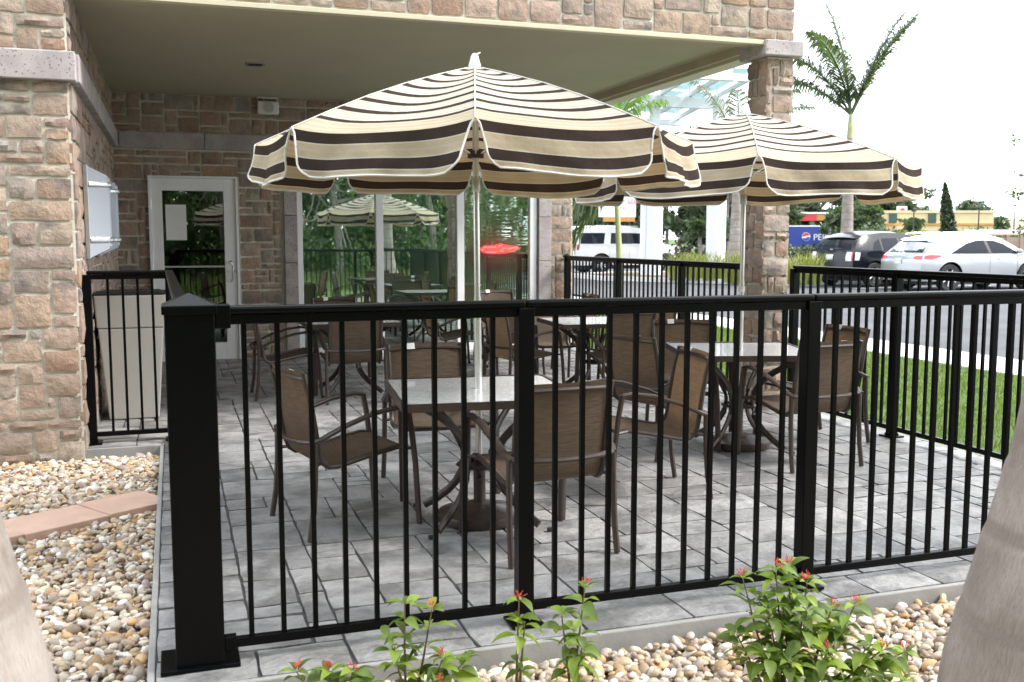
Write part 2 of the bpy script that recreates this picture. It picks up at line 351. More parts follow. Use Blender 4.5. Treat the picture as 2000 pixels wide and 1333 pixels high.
def m_tint(name, rough):
    m, nt, bs, out = nodes_of(name); a = nt.nodes.new('ShaderNodeVertexColor'); a.layer_name = 'tint'
    tc = nt.nodes.new('ShaderNodeTexCoord'); n = noise(nt, 70, 4, tc.outputs['Object'])
    c = mixc(nt, .5, a.outputs[0], ramp(nt, n, [(.3, (.7,.68,.65)), (.7, (1.2,1.2,1.2))]), 'MULTIPLY')
    nt.links.new(c, bs.inputs['Base Color']); bs.inputs['Roughness'].default_value = rough; return m
M['pebble'] = m_tint('river pebble', .55)
def m_emit(name, col, e):
    m, nt, bs, out = nodes_of(name); bs.inputs['Base Color'].default_value = (*col, 1); bs.inputs['Emission Color'].default_value = (*col, 1); bs.inputs['Emission Strength'].default_value = e; return m
M['neon'] = m_emit('neon red', (1., .10, .10), .55); M['neon_hot'] = m_emit('neon pink tube', (1., .16, .22), 1.1)

# ------------------------------------------------------------------ ground, car park, lawn
def bsheet(name, poly, z, m, kind='structure'):       # flat sheet in building axes, following the terrain
    mb = MB(); mb.add([(x, y, z) for x, y in poly], [tuple(range(len(poly)))])
    return setting(mb.build(name, m, loc=(OX, OY, 0), rot=TH), kind)
def terrain(name, m, off, r0, r1, d0, d1, nr, nd):
    mb = MB()
    def fn(u, v):
        r = lerp(r0, r1, u); d = lerp(d0, d1, v); p = W(r, d); return (r, d, zt(p.x, p.y) + off)
    mb.grid(fn, nr, nd); return setting(mb.build(name, m, loc=(OX, OY, 0), rot=TH, smooth=True))
mb = MB()
rad = [0, 8, 14, 20, 30, 40, 60, 100, 200, 500, 1500]
V = []; F = []
for R_ in rad:
    for k in range(48):
        a = 2*PI*k/48; V.append((R_*math.cos(a), R_*math.sin(a), zt(R_, 0) - .07))
for i in range(len(rad)-1):
    for k in range(48): F.append((i*48+k, (i+1)*48+k, (i+1)*48+(k+1) % 48, i*48+(k+1) % 48))
mb.add(V, F); setting(mb.build('ground', M['turf'], smooth=True))
terrain('car_park_road', M['asphalt'], .0, 11.3, 60, -30, 60, 20, 30)
bsheet('soil_bed', [(-3.2,-9), (6.8,-9), (6.8,-4.36), (.56,-4.36), (.56,.15), (-3.2,.15)], -.095, M['soil'])
bsheet('lawn', [(6.2,-9), (10.1,-9), (10.1,40), (6.0,40), (6.0,5.6), (6.2,5.6)], -.066, M['turf'])
kb = MB()
for i in range(22):
    d0 = -9 + i*2.2; kb.box(10.1, 11.32, d0+.006, d0+2.194, -.2, -.035)
kerb = setting(bpy.data.objects.new('pavement', None)); COL.objects.link(kerb); kerb.location = (OX, OY, 0); kerb.rotation_euler = (0,0,TH)
for i in range(22):
    d0 = -9 + i*2.2; MB().box(10.1, 11.32, d0+.006, d0+2.194, -.2, -.035).build('paving_slab', M['kerb'], kerb, bevel=.01)
# parking stall lines and planting island
pl = MB()
for d in (-3.9, -1.2, 1.5, 4.2, 6.9, 9.6, 12.3, 15.0, 17.6, 20.2):
    a = W(14.5+6, d); 
    for k in range(6):
        r0 = 20.4+k*.9; 
        za = zt(*W(r0, d).xy)+.006; zb = zt(*W(r0+.9, d).xy)+.006
        pl.add([(r0,d-.05,za),(r0+.9,d-.05,zb),(r0+.9,d+.05,zb),(r0,d+.05,za)], [(0,1,2,3)])
setting(pl.build('stall_lines', M['roadpaint'], loc=(OX, OY, 0), rot=TH))
isl = MB(); poly = [(18.6,21.2),(21.5,20.4),(26,20.6),(26,29),(17.6,29),(15.2,27.6),(15.4,25.0)]
for (x0,y0),(x1,y1) in zip(poly, poly[1:]+poly[:1]):
    za = zt(*W(x0,y0).xy); zb = zt(*W(x1,y1).xy); n = Vector((y1-y0, -(x1-x0), 0)).normalized()*.18
    isl.add([(x0,y0,za-.05),(x1,y1,zb-.05),(x1,y1,zb+.15),(x0,y0,za+.15),(x0+n.x,y0+n.y,za-.05),(x1+n.x,y1+n.y,zb-.05),(x1+n.x,y1+n.y,zb+.15),(x0+n.x,y0+n.y,za+.15)],
        [(0,1,2,3),(7,6,5,4),(3,2,6,7),(0,3,7,4),(1,5,6,2)])
setting(isl.build('island_kerb', M['kerb'], loc=(OX, OY, 0), rot=TH))
setting(MB().add([(x,y,zt(*W(x,y).xy)+.10) for x,y in poly], [tuple(range(len(poly)))]).build('planting_bed', M['soil'], loc=(OX, OY, 0), rot=TH))

# ------------------------------------------------------------------ ashlar packing
def ashlar(Wd, Hd, cell, rng, blocked=(), sizes=None, jit=.12):
    nx = max(1, round(Wd/cell)); ny = max(1, round(Hd/cell)); cx = Wd/nx; cy = Hd/ny
    xs = [0]+[(i+rng.uniform(-jit, jit))*cx for i in range(1, nx)]+[Wd]; ys = [0]+[(j+rng.uniform(-jit, jit))*cy for j in range(1, ny)]+[Hd]
    occ = [[False]*nx for _ in range(ny)]
    for j in range(ny):
        for i in range(nx):
            mx, my = (i+.5)*cx, (j+.5)*cy
            if any(a <= mx <= b and c <= my <= d for a, b, c, d in blocked): occ[j][i] = True
    out = []
    for j in range(ny):
        for i in range(nx):
            if occ[j][i]: continue
            w, h = rng.choice(sizes)
            mw = 0
            while i+mw < nx and mw < w and not occ[j][i+mw]: mw += 1
            w = mw
            if i+w == nx-1 and not occ[j][nx-1]: w += 1     # no slivers at the end
            mh = 1
            while j+mh < ny and mh < h and all(not occ[j+mh][i+k] for k in range(w)): mh += 1
            h = mh
            for a in range(h):
                for b in range(w): occ[j+a][i+b] = True
            out.append((xs[i], ys[j], xs[i+w]-xs[i], ys[j+h]-ys[j]))
    return out
WALL_SIZES = [(2,1)]*4+[(3,1)]*5+[(4,1)]*3+[(2,2)]*6+[(3,2)]*8+[(4,2)]*5+[(1,1)]*3+[(5,2)]*2+[(1,2)]*2+[(3,3)]*2
def stone_mesh(w, h, rng, out=.026, joint=.0105, nx=5, ny=3, back=.02):
    if w < .13: nx = 3
    if h < .12: ny = 2
    w2, h2 = w/2-joint, h/2-joint; mb = MB(); V = []; F = []
    tilt = rng.uniform(-.007, .007); tl2 = rng.uniform(-.007, .007)
    def P(i, j):
        a = i/nx*2-1; b = j/ny*2-1; x = a*w2; z = b*h2; e = max(abs(a), abs(b)); edge = (i in (0, nx)) or (j in (0, ny))
        if edge: 
            x += rng.uniform(-.006, .004)*(1 if a > 0 else -1); z += rng.uniform(-.006, .004)*(1 if b > 0 else -1)
            y = -out*.60 + rng.uniform(-.005, .005)
            if abs(a) == 1 and abs(b) == 1: x *= .985; z *= .97
        else:
            x += rng.uniform(-.25, .25)*w2/nx; z += rng.uniform(-.2, .2)*h2/ny
            y = -out*(.88+rng.uniform(-.22, .30)) + tilt*a + tl2*b
        return (x, y, z)
    V = [P(i, j) for i in range(nx+1) for j in range(ny+1)]
    F = [(i*(ny+1)+j, (i+1)*(ny+1)+j, (i+1)*(ny+1)+j+1, i*(ny+1)+j+1) for i in range(nx) for j in range(ny)]
    per = [i*(ny+1) for i in range(nx+1)]+[nx*(ny+1)+j for j in range(1, ny+1)]+[i*(ny+1)+ny for i in range(nx-1, -1, -1)]+[j for j in range(ny-1, 0, -1)]
    n = len(V); V += [(V[p][0]*1.0, back, V[p][2]) for p in per]; m = len(per)
    F += [(per[(k+1) % m], per[k], n+k, n+(k+1) % m) for k in range(m)]
    me = MB().add(V, F).mesh('stone'); shade(me, 0.45); me.materials.append(M['stone']); return me
def stone_field(parent, org, along, up0, Wd, Hd, rng, cell=.084, blocked=(), rotz=0, out=.026, sizes=None):
    """stones laid over a vertical panel; org = bf point of the panel's lower start, along = unit (r,d), rotz turns -y outward"""
    for x, z, w, h in ashlar(Wd, Hd, cell, rng, blocked, sizes or WALL_SIZES):
        me = stone_mesh(w, h, rng, out*rng.uniform(.75, 1.25)); cx = x+w/2
        mk('stone', me, None, parent, (org[0]+along[0]*cx, org[1]+along[1]*cx, up0+z+h/2), rotz)
rng = random.Random(7)

# ------------------------------------------------------------------ patio paving
patio = setting(bpy.data.objects.new('patio_floor', None)); COL.objects.link(patio); patio.location = (OX, OY, 0); patio.rotation_euler = (0,0,TH)
pb = MB(); pb.prism([(.545,-4.40),(6.22,-4.40),(6.22,5.7),(.01,5.7),(.01,.06),(.545,.06)], -.15, -.014)
pb.build('slab', M['joint'], patio)
eb = MB()
for a in ((.533,6.235,-4.412,-4.385), (.533,.56,-4.385,.05), (.0,.56,.05,.075), (6.205,6.235,-4.385,5.7)): eb.box(a[0],a[1],a[2],a[3],-.15,-.004)
eb.build('slab_edge', M['concrete'], patio, bevel=.006)
tiles = []
def tile_mesh(w, h, rng):
    j = .0055; nx = max(3, int(w/.11)); ny = max(3, int(h/.11)); w2, h2 = w/2-j, h/2-j
    V = []; ph = rng.uniform(0, 6); tx, ty = rng.uniform(-.002, .002), rng.uniform(-.002, .002)
    for i in range(nx+1):
        for k in range(ny+1):
            a = i/nx*2-1; b = k/ny*2-1; edge = i in (0, nx) or k in (0, ny)
            x = a*w2; y = b*h2
            if edge:
                x += rng.uniform(-.004, .0035) if i in (0, nx) else 0; y += rng.uniform(-.004, .0035) if k in (0, ny) else 0
                if i in (0, nx) and k in (0, ny): x *= .985; y *= .985
            z = (-.005 if edge else rng.uniform(-.0012, .0022)) + tx*a + ty*b
            V.append((x, y, z))
    F = [(i*(ny+1)+k, (i+1)*(ny+1)+k, (i+1)*(ny+1)+k+1, i*(ny+1)+k+1) for i in range(nx) for k in range(ny)]
    per = [i*(ny+1) for i in range(nx+1)]+[nx*(ny+1)+k for k in range(1, ny+1)]+[i*(ny+1)+ny for i in range(nx-1, -1, -1)]+[k for k in range(ny-1, 0, -1)]
    n = len(V); V += [(V[p][0], V[p][1], -.03) for p in per]; m = len(per)
    F += [(per[(k+1) % m], per[k], n+k, n+(k+1) % m) for k in range(m)]
    return V, F
PS = [(2,2)]*3+[(3,2)]*5+[(4,2)]*4+[(2,3)]*3+[(3,3)]*4+[(4,3)]*5+[(5,3)]*3+[(2,1)]*1+[(1,2)]*1+[(3,4)]*2
tr = random.Random(11)
for (r0, d0, wd, hd, sz) in ((.56, -4.385, 5.645, 4.46, PS), (.0, .075, 6.205, 5.50, PS)):
    for x, y, w, h in ashlar(wd, hd, .118, tr, (), sz, .10): tiles.append((r0+x+w/2, d0+y+h/2, w, h))
tiles.sort(key=lambda t: (W(t[0], t[1])).length)
rest = MB()
for k, (r, d, w, h) in enumerate(tiles):
    V, F = tile_mesh(w, h, tr)
    if k < 300:
        me = MB().add(V, F).mesh('paving_stone'); shade(me, .5); mk('paving_stone', me, M['paver'], patio, (r, d, 0))
    else: rest.add([(x+r, y+d, z) for x, y, z in V], F)
if rest.v: setting(rest.build('far_paving_stones', M['paver'], patio, smooth=True), 'stuff')

# ------------------------------------------------------------------ the stone building
B = bthing('building', 'stone-faced building with a covered patio, glass door and storefront window', 'building')
CZ = 3.38                     # soffit height
wf = MB().box(-2.6, -.03, .0, .3, -.2, 5.0).build('front_wall', M['mortar'], B)
stone_field(wf, (-2.6, 0), (1, 0), -.08, 2.6, 2.77, rng)
stone_field(wf, (-2.6, 0), (1, 0), 2.90, 2.6, 1.5, rng)
wside = MB().box(-.3, .0, .3, 5.55, -.2, CZ).box(-.03, .0, .03, .3, -.2, 5.0).build('side_wall', M['mortar'], B)
stone_field(wside, (0, .02), (0, 1), -.05, 5.52, 2.74, rng, cell=.105, rotz=PI/2)
stone_field(wside, (0, .02), (0, 1), 2.90, 5.52, .47, rng, cell=.105, rotz=PI/2)
# back wall around door and window
DOOR = (.43, 1.46, 2.33); WIN = (2.24, 5.58, 2.50); JL = (2.07, 2.24); JR = (5.63, 5.82); END = 6.16
wb = MB()
wb.box(0, DOOR[0], 5.55, 5.8, -.1, CZ).box(DOOR[0], DOOR[1], 5.55, 5.8, DOOR[2], CZ).box(DOOR[1], JL[0], 5.55, 5.8, -.1, CZ)
wb.box(JL[0], JR[1], 5.55, 5.8, WIN[2], CZ).box(JR[1], END, 5.55, 5.8, -.1, CZ)
wback = wb.build('back_wall', M['mortar'], B)
blk = [(DOOR[0]-.02, DOOR[1]+.02, -1, DOOR[2]+.02), (JL[0]-.01, JR[1]+.01, -1, WIN[2])]
stone_field(wback, (0, 5.55), (1, 0), .0, END, 2.68, rng, cell=.088, blocked=blk, out=.03)
stone_field(wback, (0, 5.55), (1, 0), 2.905, END, CZ-2.905, rng, cell=.088, out=.03)
stone_field(wback, (END, 5.56), (0, 1), .0, .24, 2.68, rng, cell=.08, rotz=PI/2, out=.03)
# precast bands and jambs: every block its own piece
def blocks(name, axis, a0, a1, n, fixed, outw, z0, z1, parent):
    g = bpy.data.objects.new(name, None)
    for i in range(n):
        s, e = lerp(a0, a1, i/n)+.003, lerp(a0, a1, (i+1)/n)-.003
        if axis == 'r': MB().box(s, e, fixed-outw, fixed+.05, z0, z1).build('band_block', M['precast'], parent, bevel=.008)
        else: MB().box(fixed-.05, fixed+outw, s, e, z0, z1).build('band_block', M['precast'], parent, bevel=.008)
blocks('band', 'r', -2.6, .06, 3, .0, .075, 2.69, 2.895, wf)
blocks('band', 'd', .05, 5.49, 5, .0, .075, 2.695, 2.895, wside)
blocks('band', 'r', .078, 6.2, 6, 5.55, .055, 2.695, 2.90, wback)
for j0, j1 in (JL, JR):
    for k in range(4): MB().box(j0, j1, 5.49, 5.8, k*WIN[2]/4+.003, (k+1)*WIN[2]/4-.003).build('jamb_block', M['precast'], wback, bevel=.006)
# upper wall over the patio, soffit and edge beams
wu = MB().box(-.0, 6.05, .02, .3, 3.335, 5.0).build('upper_wall', M['mortar'], B)
stone_field(wu, (.03, .02), (1, 0), 3.345, 6.04, 1.2, rng, cell=.095)
stone_field(wu, (6.05, .0), (0, 1), 3.345, .3, 1.2, rng, cell=.095, rotz=PI/2)
MB().box(6.0, 6.05, .3, 5.8, 3.42, 5.0).build('upper_side_wall', M['mortar'], B)
MB().box(-2.6, 6.05, .3, 5.8, 4.9, 5.0).build('roof_slab', M['concrete'], B)
MB().box(.0, 5.86, .26, 5.55, CZ, CZ+.06).build('soffit', M['soffit'], B)
MB().box(.03, 5.76, -.025, .05, 3.295, 3.333).build('drip_trim', M['trim'], B, bevel=.004)
MB().box(.03, 5.76, .051, .26, 3.315, 3.40).build('soffit_edge', M['soffit'], B)
sb = MB().box(5.80, 5.86, .36, 5.55, 3.30, 3.44).build('side_beam', M['beam_tan'], B)
MB().box(5.861, 6.02, .36, 5.55, 3.335, 3.42).build('side_trim', M['beam_tan'], B)
MB().box(5.862, 6.06, .36, 5.55, 3.27, 3.332).build('side_lip', M['trim'], B, bevel=.004)
# pillar
pil = MB().box(5.815, 6.055, .035, .315, -.1, 3.2).build('pillar', M['mortar'], B)
PSZ = [(2,2)]*4+[(3,2)]*5+[(2,1)]*2+[(1,2)]*2+[(3,1)]
stone_field(pil, (5.79, .035), (1, 0), .0, .29, 3.19, rng, cell=.082, sizes=PSZ, out=.032)
stone_field(pil, (6.055, .01), (0, 1), .0, .33, 3.19, rng, cell=.082, rotz=PI/2, sizes=PSZ, out=.032)
stone_field(pil, (6.08, .315), (-1, 0), .0, .29, 3.19, rng, cell=.082, rotz=PI, sizes=PSZ, out=.032)
stone_field(pil, (5.815, .34), (0, -1), .0, .33, 3.19, rng, cell=.082, rotz=-PI/2, sizes=PSZ, out=.032)
MB().box(5.735, 6.135, -.045, .395, 3.205, 3.342).build('pillar_cap', M['precast'], pil, bevel=.01)
# storefront window
wi = MB()
wi.box(2.24, 2.31, 5.53, 5.62, .0, 2.5); MB().box(5.51, 5.60, 5.53, 5.62, .0, 2.5).build('window_jamb', M['white'], B, bevel=.004)
win = wi.build('window_frame', M['white'], B, bevel=.004)
for a, b in ((3.292, 3.39), (4.43, 4.53)): MB().box(a, b, 5.525, 5.62, .06, 2.44).build('mullion', M['white'], win, bevel=.004)
MB().box(2.31, 5.51, 5.52, 5.62, .0, .10).build('window_sill', M['white'], win, bevel=.004)
MB().box(2.31, 5.51, 5.53, 5.62, 2.44, 2.5).build('window_head', M['white'], win)
for k, (a, b) in enumerate(((2.31, 3.292), (3.39, 4.43), (4.53, 5.51))):
    MB().add([(a-(a+b)/2, 0, -1.17), (b-(a+b)/2, 0, -1.17), (b-(a+b)/2, 0, 1.17), (a-(a+b)/2, 0, 1.17)], [(0,1,2,3)]).build('pane', M['pane_wavy' if k == 2 else 'pane'], win, loc=((a+b)/2, 5.585, 1.27))
for a, b in ((2.32, 3.30), (3.38, 4.44), (4.52, 5.50)): MB().box(a, b, 5.74, 5.745, .35, 2.45).build('veil_sheet', M['shade'], win)  # added sheet behind each pane, catches daylight to give the glass a pale veil
MB().box(5.60, 5.63, 5.54, 5.62, 0, 2.5).build('window_reveal', M['silver'], win)
# door
door = MB().box(DOOR[0], DOOR[0]+.135, 5.505, 5.60, .0, 2.33).box(DOOR[1]-.15, DOOR[1], 5.505, 5.60, .0, 2.33).box(DOOR[0]+.135, DOOR[1]-.15, 5.505, 5.60, 2.175, 2.33).box(DOOR[0]+.135, DOOR[1]-.15, 5.505, 5.60, .0, .225).build('door', M['white'], B, bevel=.004)
MB().add([(-.372,0,-.975),(.372,0,-.975),(.372,0,.975),(-.372,0,.975)], [(0,1,2,3)]).build('door_pane', M['door_pane'], door, loc=(.9375, 5.56, 1.20))
MB().box(DOOR[0]-.03, DOOR[0], 5.48, 5.6, 0, 2.36).box(DOOR[1], DOOR[1]+.03, 5.48, 5.6, 0, 2.36).box(DOOR[0], DOOR[1], 5.48, 5.6, 2.333, 2.36).build('door_frame', M['white'], door)
MB().tube([(1.385,5.505,1.28),(1.39,5.44,1.26),(1.40,5.425,1.20),(1.40,5.425,1.10),(1.39,5.44,1.04),(1.385,5.505,1.02)], .012, 8).build('door_handle', M['silver'], door, smooth=True)
MB().lathe([(.022,0),(.022,.02),(.012,.024)], 14, (1.43, 5.48, 1.15), axis='y').build('lock', M['silver'], door, smooth=True)
for z in (.35, 1.2, 2.0): MB().tube([(DOOR[0]-.004,5.50,z-.06),(DOOR[0]-.004,5.50,z+.06)], .014, 8).build('hinge', M['silver'], door)
MB().box(.60, .85, 5.545, 5.549, 1.55, 2.0).build('notice_sheet', M['tagwhite'], door)
MB().box(.565, 1.31, 5.53, 5.56, 1.20, 1.222).build('push_bar', M['silver'], door)
MB().box(.6, 1.4, 5.46, 5.5, .0, .012).build('threshold', M['silver'], door)
# dim room behind the glass
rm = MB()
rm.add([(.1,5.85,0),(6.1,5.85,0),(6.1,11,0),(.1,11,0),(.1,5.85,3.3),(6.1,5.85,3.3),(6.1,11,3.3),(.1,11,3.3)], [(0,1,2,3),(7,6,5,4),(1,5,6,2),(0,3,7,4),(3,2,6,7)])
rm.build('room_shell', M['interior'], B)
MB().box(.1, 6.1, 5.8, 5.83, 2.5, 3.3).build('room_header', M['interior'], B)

# ------------------------------------------------------------------ fittings on the building
def sconce(d, label):
    t = thing('wall_light', label, 'wall light', tuple(W(.02, d, 1.78)), TH, 'steel wall lights beside the door')
    MB().box(.0, .035, -.20, .20, -.37, .37).build('back_plate', M['silver'], t, bevel=.004)
    for s in (-1, 1):
        MB().add([(.035, s*.18, -.36), (.17, s*.11, -.29), (.17, s*.11, .29), (.035, s*.18, .36), (.035, s*.188, -.36), (.175, s*.118, -.29), (.175, s*.118, .29), (.035, s*.188, .36)],
                 [(0,1,2,3),(7,6,5,4),(0,4,5,1),(3,2,6,7),(1,5,6,2)]).build('side_cheek', M['frost'], t)
    def fn(u, v):
        a = lerp(-.115, .115, u); return (.158+.03*(1-(a/.115)**2), a, lerp(-.27, .27, v))
    MB().grid(fn, 8, 2).build('diffuser', M['frost'], t, smooth=True)
    for z in (-.22, .22):
        MB().tube([(.04,-.196,z),(.172,-.126,z)]+[(.166+.034*(1-(a/.12)**2), a, z) for a in (-.11,-.06,0,.06,.11)]+[(.172,.126,z),(.04,.196,z)], .012, 6, flat=(.006,.02)).build('metal_band', M['silver'], t)
    return t
sconce(.85, 'nearer of two tall steel wall lights with frosted panels on side wall'); sconce(2.05, 'farther of two tall steel wall lights, closer to the glass door')
t = thing('wall_speaker', 'small white loudspeaker on a bracket high above the window', 'speaker', tuple(W(1.895, 5.49, 3.16)), TH)
MB().box(-.135, .135, -.09, .0, 0, .165).build('cabinet', M['plastic_white'], t, bevel=.02)
MB().lathe([(.07,0),(.065,.004)], 20, (0,-.097,.085), axis='y').build('grille', M['silver'], t)
MB().tube([(-.13,-.03,.15),(-.13,-.03,.215),(.13,-.03,.215),(.13,-.03,.15)], .008, 6, flat=(.004,.012)).build('bracket', M['plastic_white'], t)
t = thing('security_camera', 'small white camera box on the stone wall under the parasol edge', 'camera', tuple(W(1.79, 5.47, 2.27)), TH)
MB().box(-.07, .07, -.08, .05, .03, .10).build('housing', M['plastic_white'], t, bevel=.01); MB().lathe([(.035,0),(.03,-.03),(.012,-.042)], 14, (.02,-.03,.03)).build('lens_dome', M['bin_dark'], t, smooth=True)
t = thing('ceiling_light', 'small square recessed light in the patio soffit', 'ceiling light', tuple(W(1.55, 3.0, CZ)), TH)
MB().box(-.1, .1, -.1, .1, -.006, .0).build('trim_plate', M['silver'], t); MB().box(-.07, .07, -.07, .07, -.009, -.006).build('lens', M['bin_dark'], t)
t = thing('neon_sign', 'glowing red neon sign standing inside the right window pane', 'sign', tuple(W(5.12, 5.66, 1.42)), TH)
ol = [(-.33,.0),(-.26,.05),(-.10,.06),(.0,.085),(.08,.06),(.20,.05),(.31,.018),(.20,-.03),(.06,-.065),(-.14,-.068),(-.28,-.05)]
sg = MB(); n = len(ol); sg.add([(x,0,z) for x,z in ol]+[(x,.02,z) for x,z in ol], [tuple(range(n)), tuple(range(2*n-1,n-1,-1))]+[(i,n+i,n+(i+1)%n,(i+1)%n) for i in range(n)])
sg.build('sign_body', M['neon'], t)
for p in ([(-.27,.028),(-.08,.028)], [(-.24,-.042),(-.08,-.042)], [(-.05,.03),(-.03,.055),(.01,.05)], [(.0,-.01),(.05,.02),(.07,.0)], [(.1,.005),(.24,.028)], [(-.02,-.02),(.03,-.04)], [(-.30,-.01),(-.27,-.005)]):
    MB().tube([(x, -.012, z) for x, z in p], .011, 6).build('neon_tube', M['neon_hot'], t)
MB().tube([(-.2,.02,.05),(-.2,.02,1.0)], .003, 5).tube([(.2,.02,.04),(.2,.02,1.0)], .003, 5).build('hanging_wire', M['silver'], t)

# ------------------------------------------------------------------ railings
ZT = 1.328
PK = None
def picket_mesh():
    return MB().box(-.0095, .0095, -.0095, .0095, .09, 1.275).mesh('picket')
PK = picket_mesh(); PK.materials.append(M['black'])
def rail_span(t, a, b, npk, gap0=.05, gap1=.05, zoff=0):
    a = Vector(a); b = Vector(b); L = (b-a).length; u = (b-a)/L; ang = math.atan2(u.y, u.x)
    def seg(name, y0, y1, z0, z1, bev): 
        MB().box(0, L, y0, y1, z0, z1).build(name, M['black'], t, bevel=bev, loc=(a.x, a.y, 0), rot=ang)
    MB().box(-.0322, L+.0322, -.030, .030, 1.2985, ZT).build('top_rail', M['black'], t, bevel=.010, loc=(a.x, a.y, 0), rot=ang); seg('upper_rail', -.019, .019, 1.262, 1.297, .003); seg('bottom_rail', -.0165, .0165, .055, .09, .003)
    for k in range(npk):
        s = lerp(gap0, L-gap1, k/(npk-1) if npk > 1 else .5); p = a+u*s; mk('picket', PK, None, t, (p.x, p.y, 0), ang)
def small_post(t, r, d, cap=False, h=1.298):
    o = MB().box(-.033, .033, -.033, .033, .0, h).build('post', M['black'], t, bevel=.004, loc=(r, d, 0))
    MB().box(-.068, .068, -.068, .068, .0, .014).build('base_plate', M['black'], o, bevel=.003)
    MB().box(-.038, .038, -.038, .038, .014, .03).build('post_collar', M['black'], o)
    if cap: MB().frustum((0,0), .045, .045, .045, .045, h, h+.03).frustum((0,0), .045, .045, .004, .004, h+.03, h+.055).build('post_cap', M['black'], o)
t = bthing('front_railing', 'long black metal railing across the front of the patio with big square corner post', 'railing')
big = MB().box(-.086, .086, -.086, .086, .0, 1.32).build('corner_post', M['black'], t, bevel=.006, loc=(.72, -4.18, 0))
MB().frustum((0,0), .094, .094, .094, .094, 1.304, 1.334).frustum((0,0), .094, .094, .004, .004, 1.334, 1.375).build('post_cap', M['black'], big, bevel=.003)
MB().box(-.14, .14, -.105, .105, .0, .016).build('base_plate', M['black'], big, bevel=.003)
FD = -4.22
for a, b, n in ((.806, 1.955, 9), (2.021, 3.295, 10), (3.361, 4.67, 11), (4.736, 6.02, 10)):
    rail_span(t, (a, FD), (b, FD), n, .10, .10)
MB().box(.806, .86, FD-.036, FD+.036, 1.25, 1.334).build('rail_bracket', M['black'], t, bevel=.003); MB().box(.806, .85, FD-.022, FD+.022, .045, .10).build('rail_bracket', M['black'], t, bevel=.003)
for r in (1.988, 3.328, 4.703): small_post(t, r, FD)
t = bthing('left_railing', 'short black railing between the stone wing and the beige bin', 'railing')
small_post(t, .045, .235); small_post(t, .64, .235)
rail_span(t, (.078, .235), (.607, .235), 4, .115, .095); rail_span(t, (.64, .20), (.70, -4.09), 33, .12, .12)
t = bthing('right_railing', 'black railing along the lawn from the stone pillar to the right', 'railing')
small_post(t, 6.05, -.13)
dl = [-.13, -1.50, -2.87, -4.22]
for a, b in zip(dl, dl[1:]): rail_span(t, (6.05, a-.033), (6.05, b+.033), 11, .10, .10)
for d in dl[1:]: small_post(t, 6.05, d)
t = bthing('back_railing', 'black railing between the window wall and the stone pillar', 'railing')
small_post(t, 6.03, 5.42, True); rail_span(t, (6.03, 5.387), (6.03, 3.683), 14, .1, .1); small_post(t, 6.03, 3.65)
rail_span(t, (6.03, 3.617), (6.03, 2.013), 13, .1, .1); small_post(t, 6.03, 1.98); rail_span(t, (6.03, 1.947), (6.03, .42), 12, .1, .06)

# ------------------------------------------------------------------ tables
def make_table():
    t = thing('patio_table', '', 'table')
    top = []
    h = .485; c = .05
    for sx, sy, a0 in ((1,1,0), (-1,1,90), (-1,-1,180), (1,-1,270)):
        for k in range(5):
            a = math.radians(a0+k*22.5); top.append((sx*(h-c)+c*math.cos(a), sy*(h-c)+c*math.sin(a)))
    ins = [(x*.965, y*.965) for x, y in top]; n = len(top)
    MB().prism(ins, .728, .7365).build('table_top', M['tabletop'], t)
    rb = MB()
    V = [(x,y,.70) for x,y in top]+[(x,y,.742) for x,y in top]+[(x*.966,y*.966,.742) for x,y in top]+[(x*.955,y*.955,.70) for x,y in top]
    rb.add(V, [(i, (i+1)%n, n+(i+1)%n, n+i) for i in range(n)]+[(n+i, n+(i+1)%n, 2*n+(i+1)%n, 2*n+i) for i in range(n)]+[(2*n+i, 2*n+(i+1)%n, 3*n+(i+1)%n, 3*n+i) for i in range(n)]+[(3*n+i, 3*n+(i+1)%n, (i+1)%n, i) for i in range(n)])
    rb.build('rim', M['bronze'], t, smooth=True)
    for k in range(4):
        a = PI/4+k*PI/2; ca, sa = math.cos(a), math.sin(a); pts = []
        for q in range(13):
            u = q/12; z = lerp(.70, .025, u); w = (2*u-1.08); rr = .11+.33*abs(w)**2.1
            pts.append((ca*rr, sa*rr, z))
        lg = MB().tube(pts, .018, 8, flat=(.014,.024)).build('leg', M['bronze'], t, smooth=True)
        MB().lathe([(.016,.0),(.016,.018)], 10, (ca*.455, sa*.455, 0)).build('foot', M['bin_dark'], lg)
    MB().lathe([(.115,0),(.135,.012),(.115,.024)], 24, (0,0,.30), cap=False).lathe([(.05,-.01),(.05,.03)], 16, (0,0,.30), cap=False).build('ring', M['bronze'], t, smooth=True)
    return t
TAB = [((2.26,-2.70), -6, 'square glass-topped table nearest the camera, carrying the larger-looking parasol'),
       ((4.70,-1.42), -17, 'square glass-topped table beside the stone pillar, carrying the farther parasol'),
       ((2.36,2.22), 0, 'square glass-topped table in front of the glass door, without parasol'),
       ((4.72,1.38), -4, 'square glass-topped table without parasol, between farther parasol and the right window pane'),
       ((4.50,3.75), 0, 'square glass-topped table closest to the storefront window')]
tb0 = make_table()
for k, ((r, d), a, lab) in enumerate(TAB):
    t = tb0 if k == 0 else copy_tree(tb0)
    t.location = W(r, d, 0.004); t.rotation_euler = (0, 0, TH+math.radians(a)); t['label'] = lab; t['group'] = 'square patio tables'

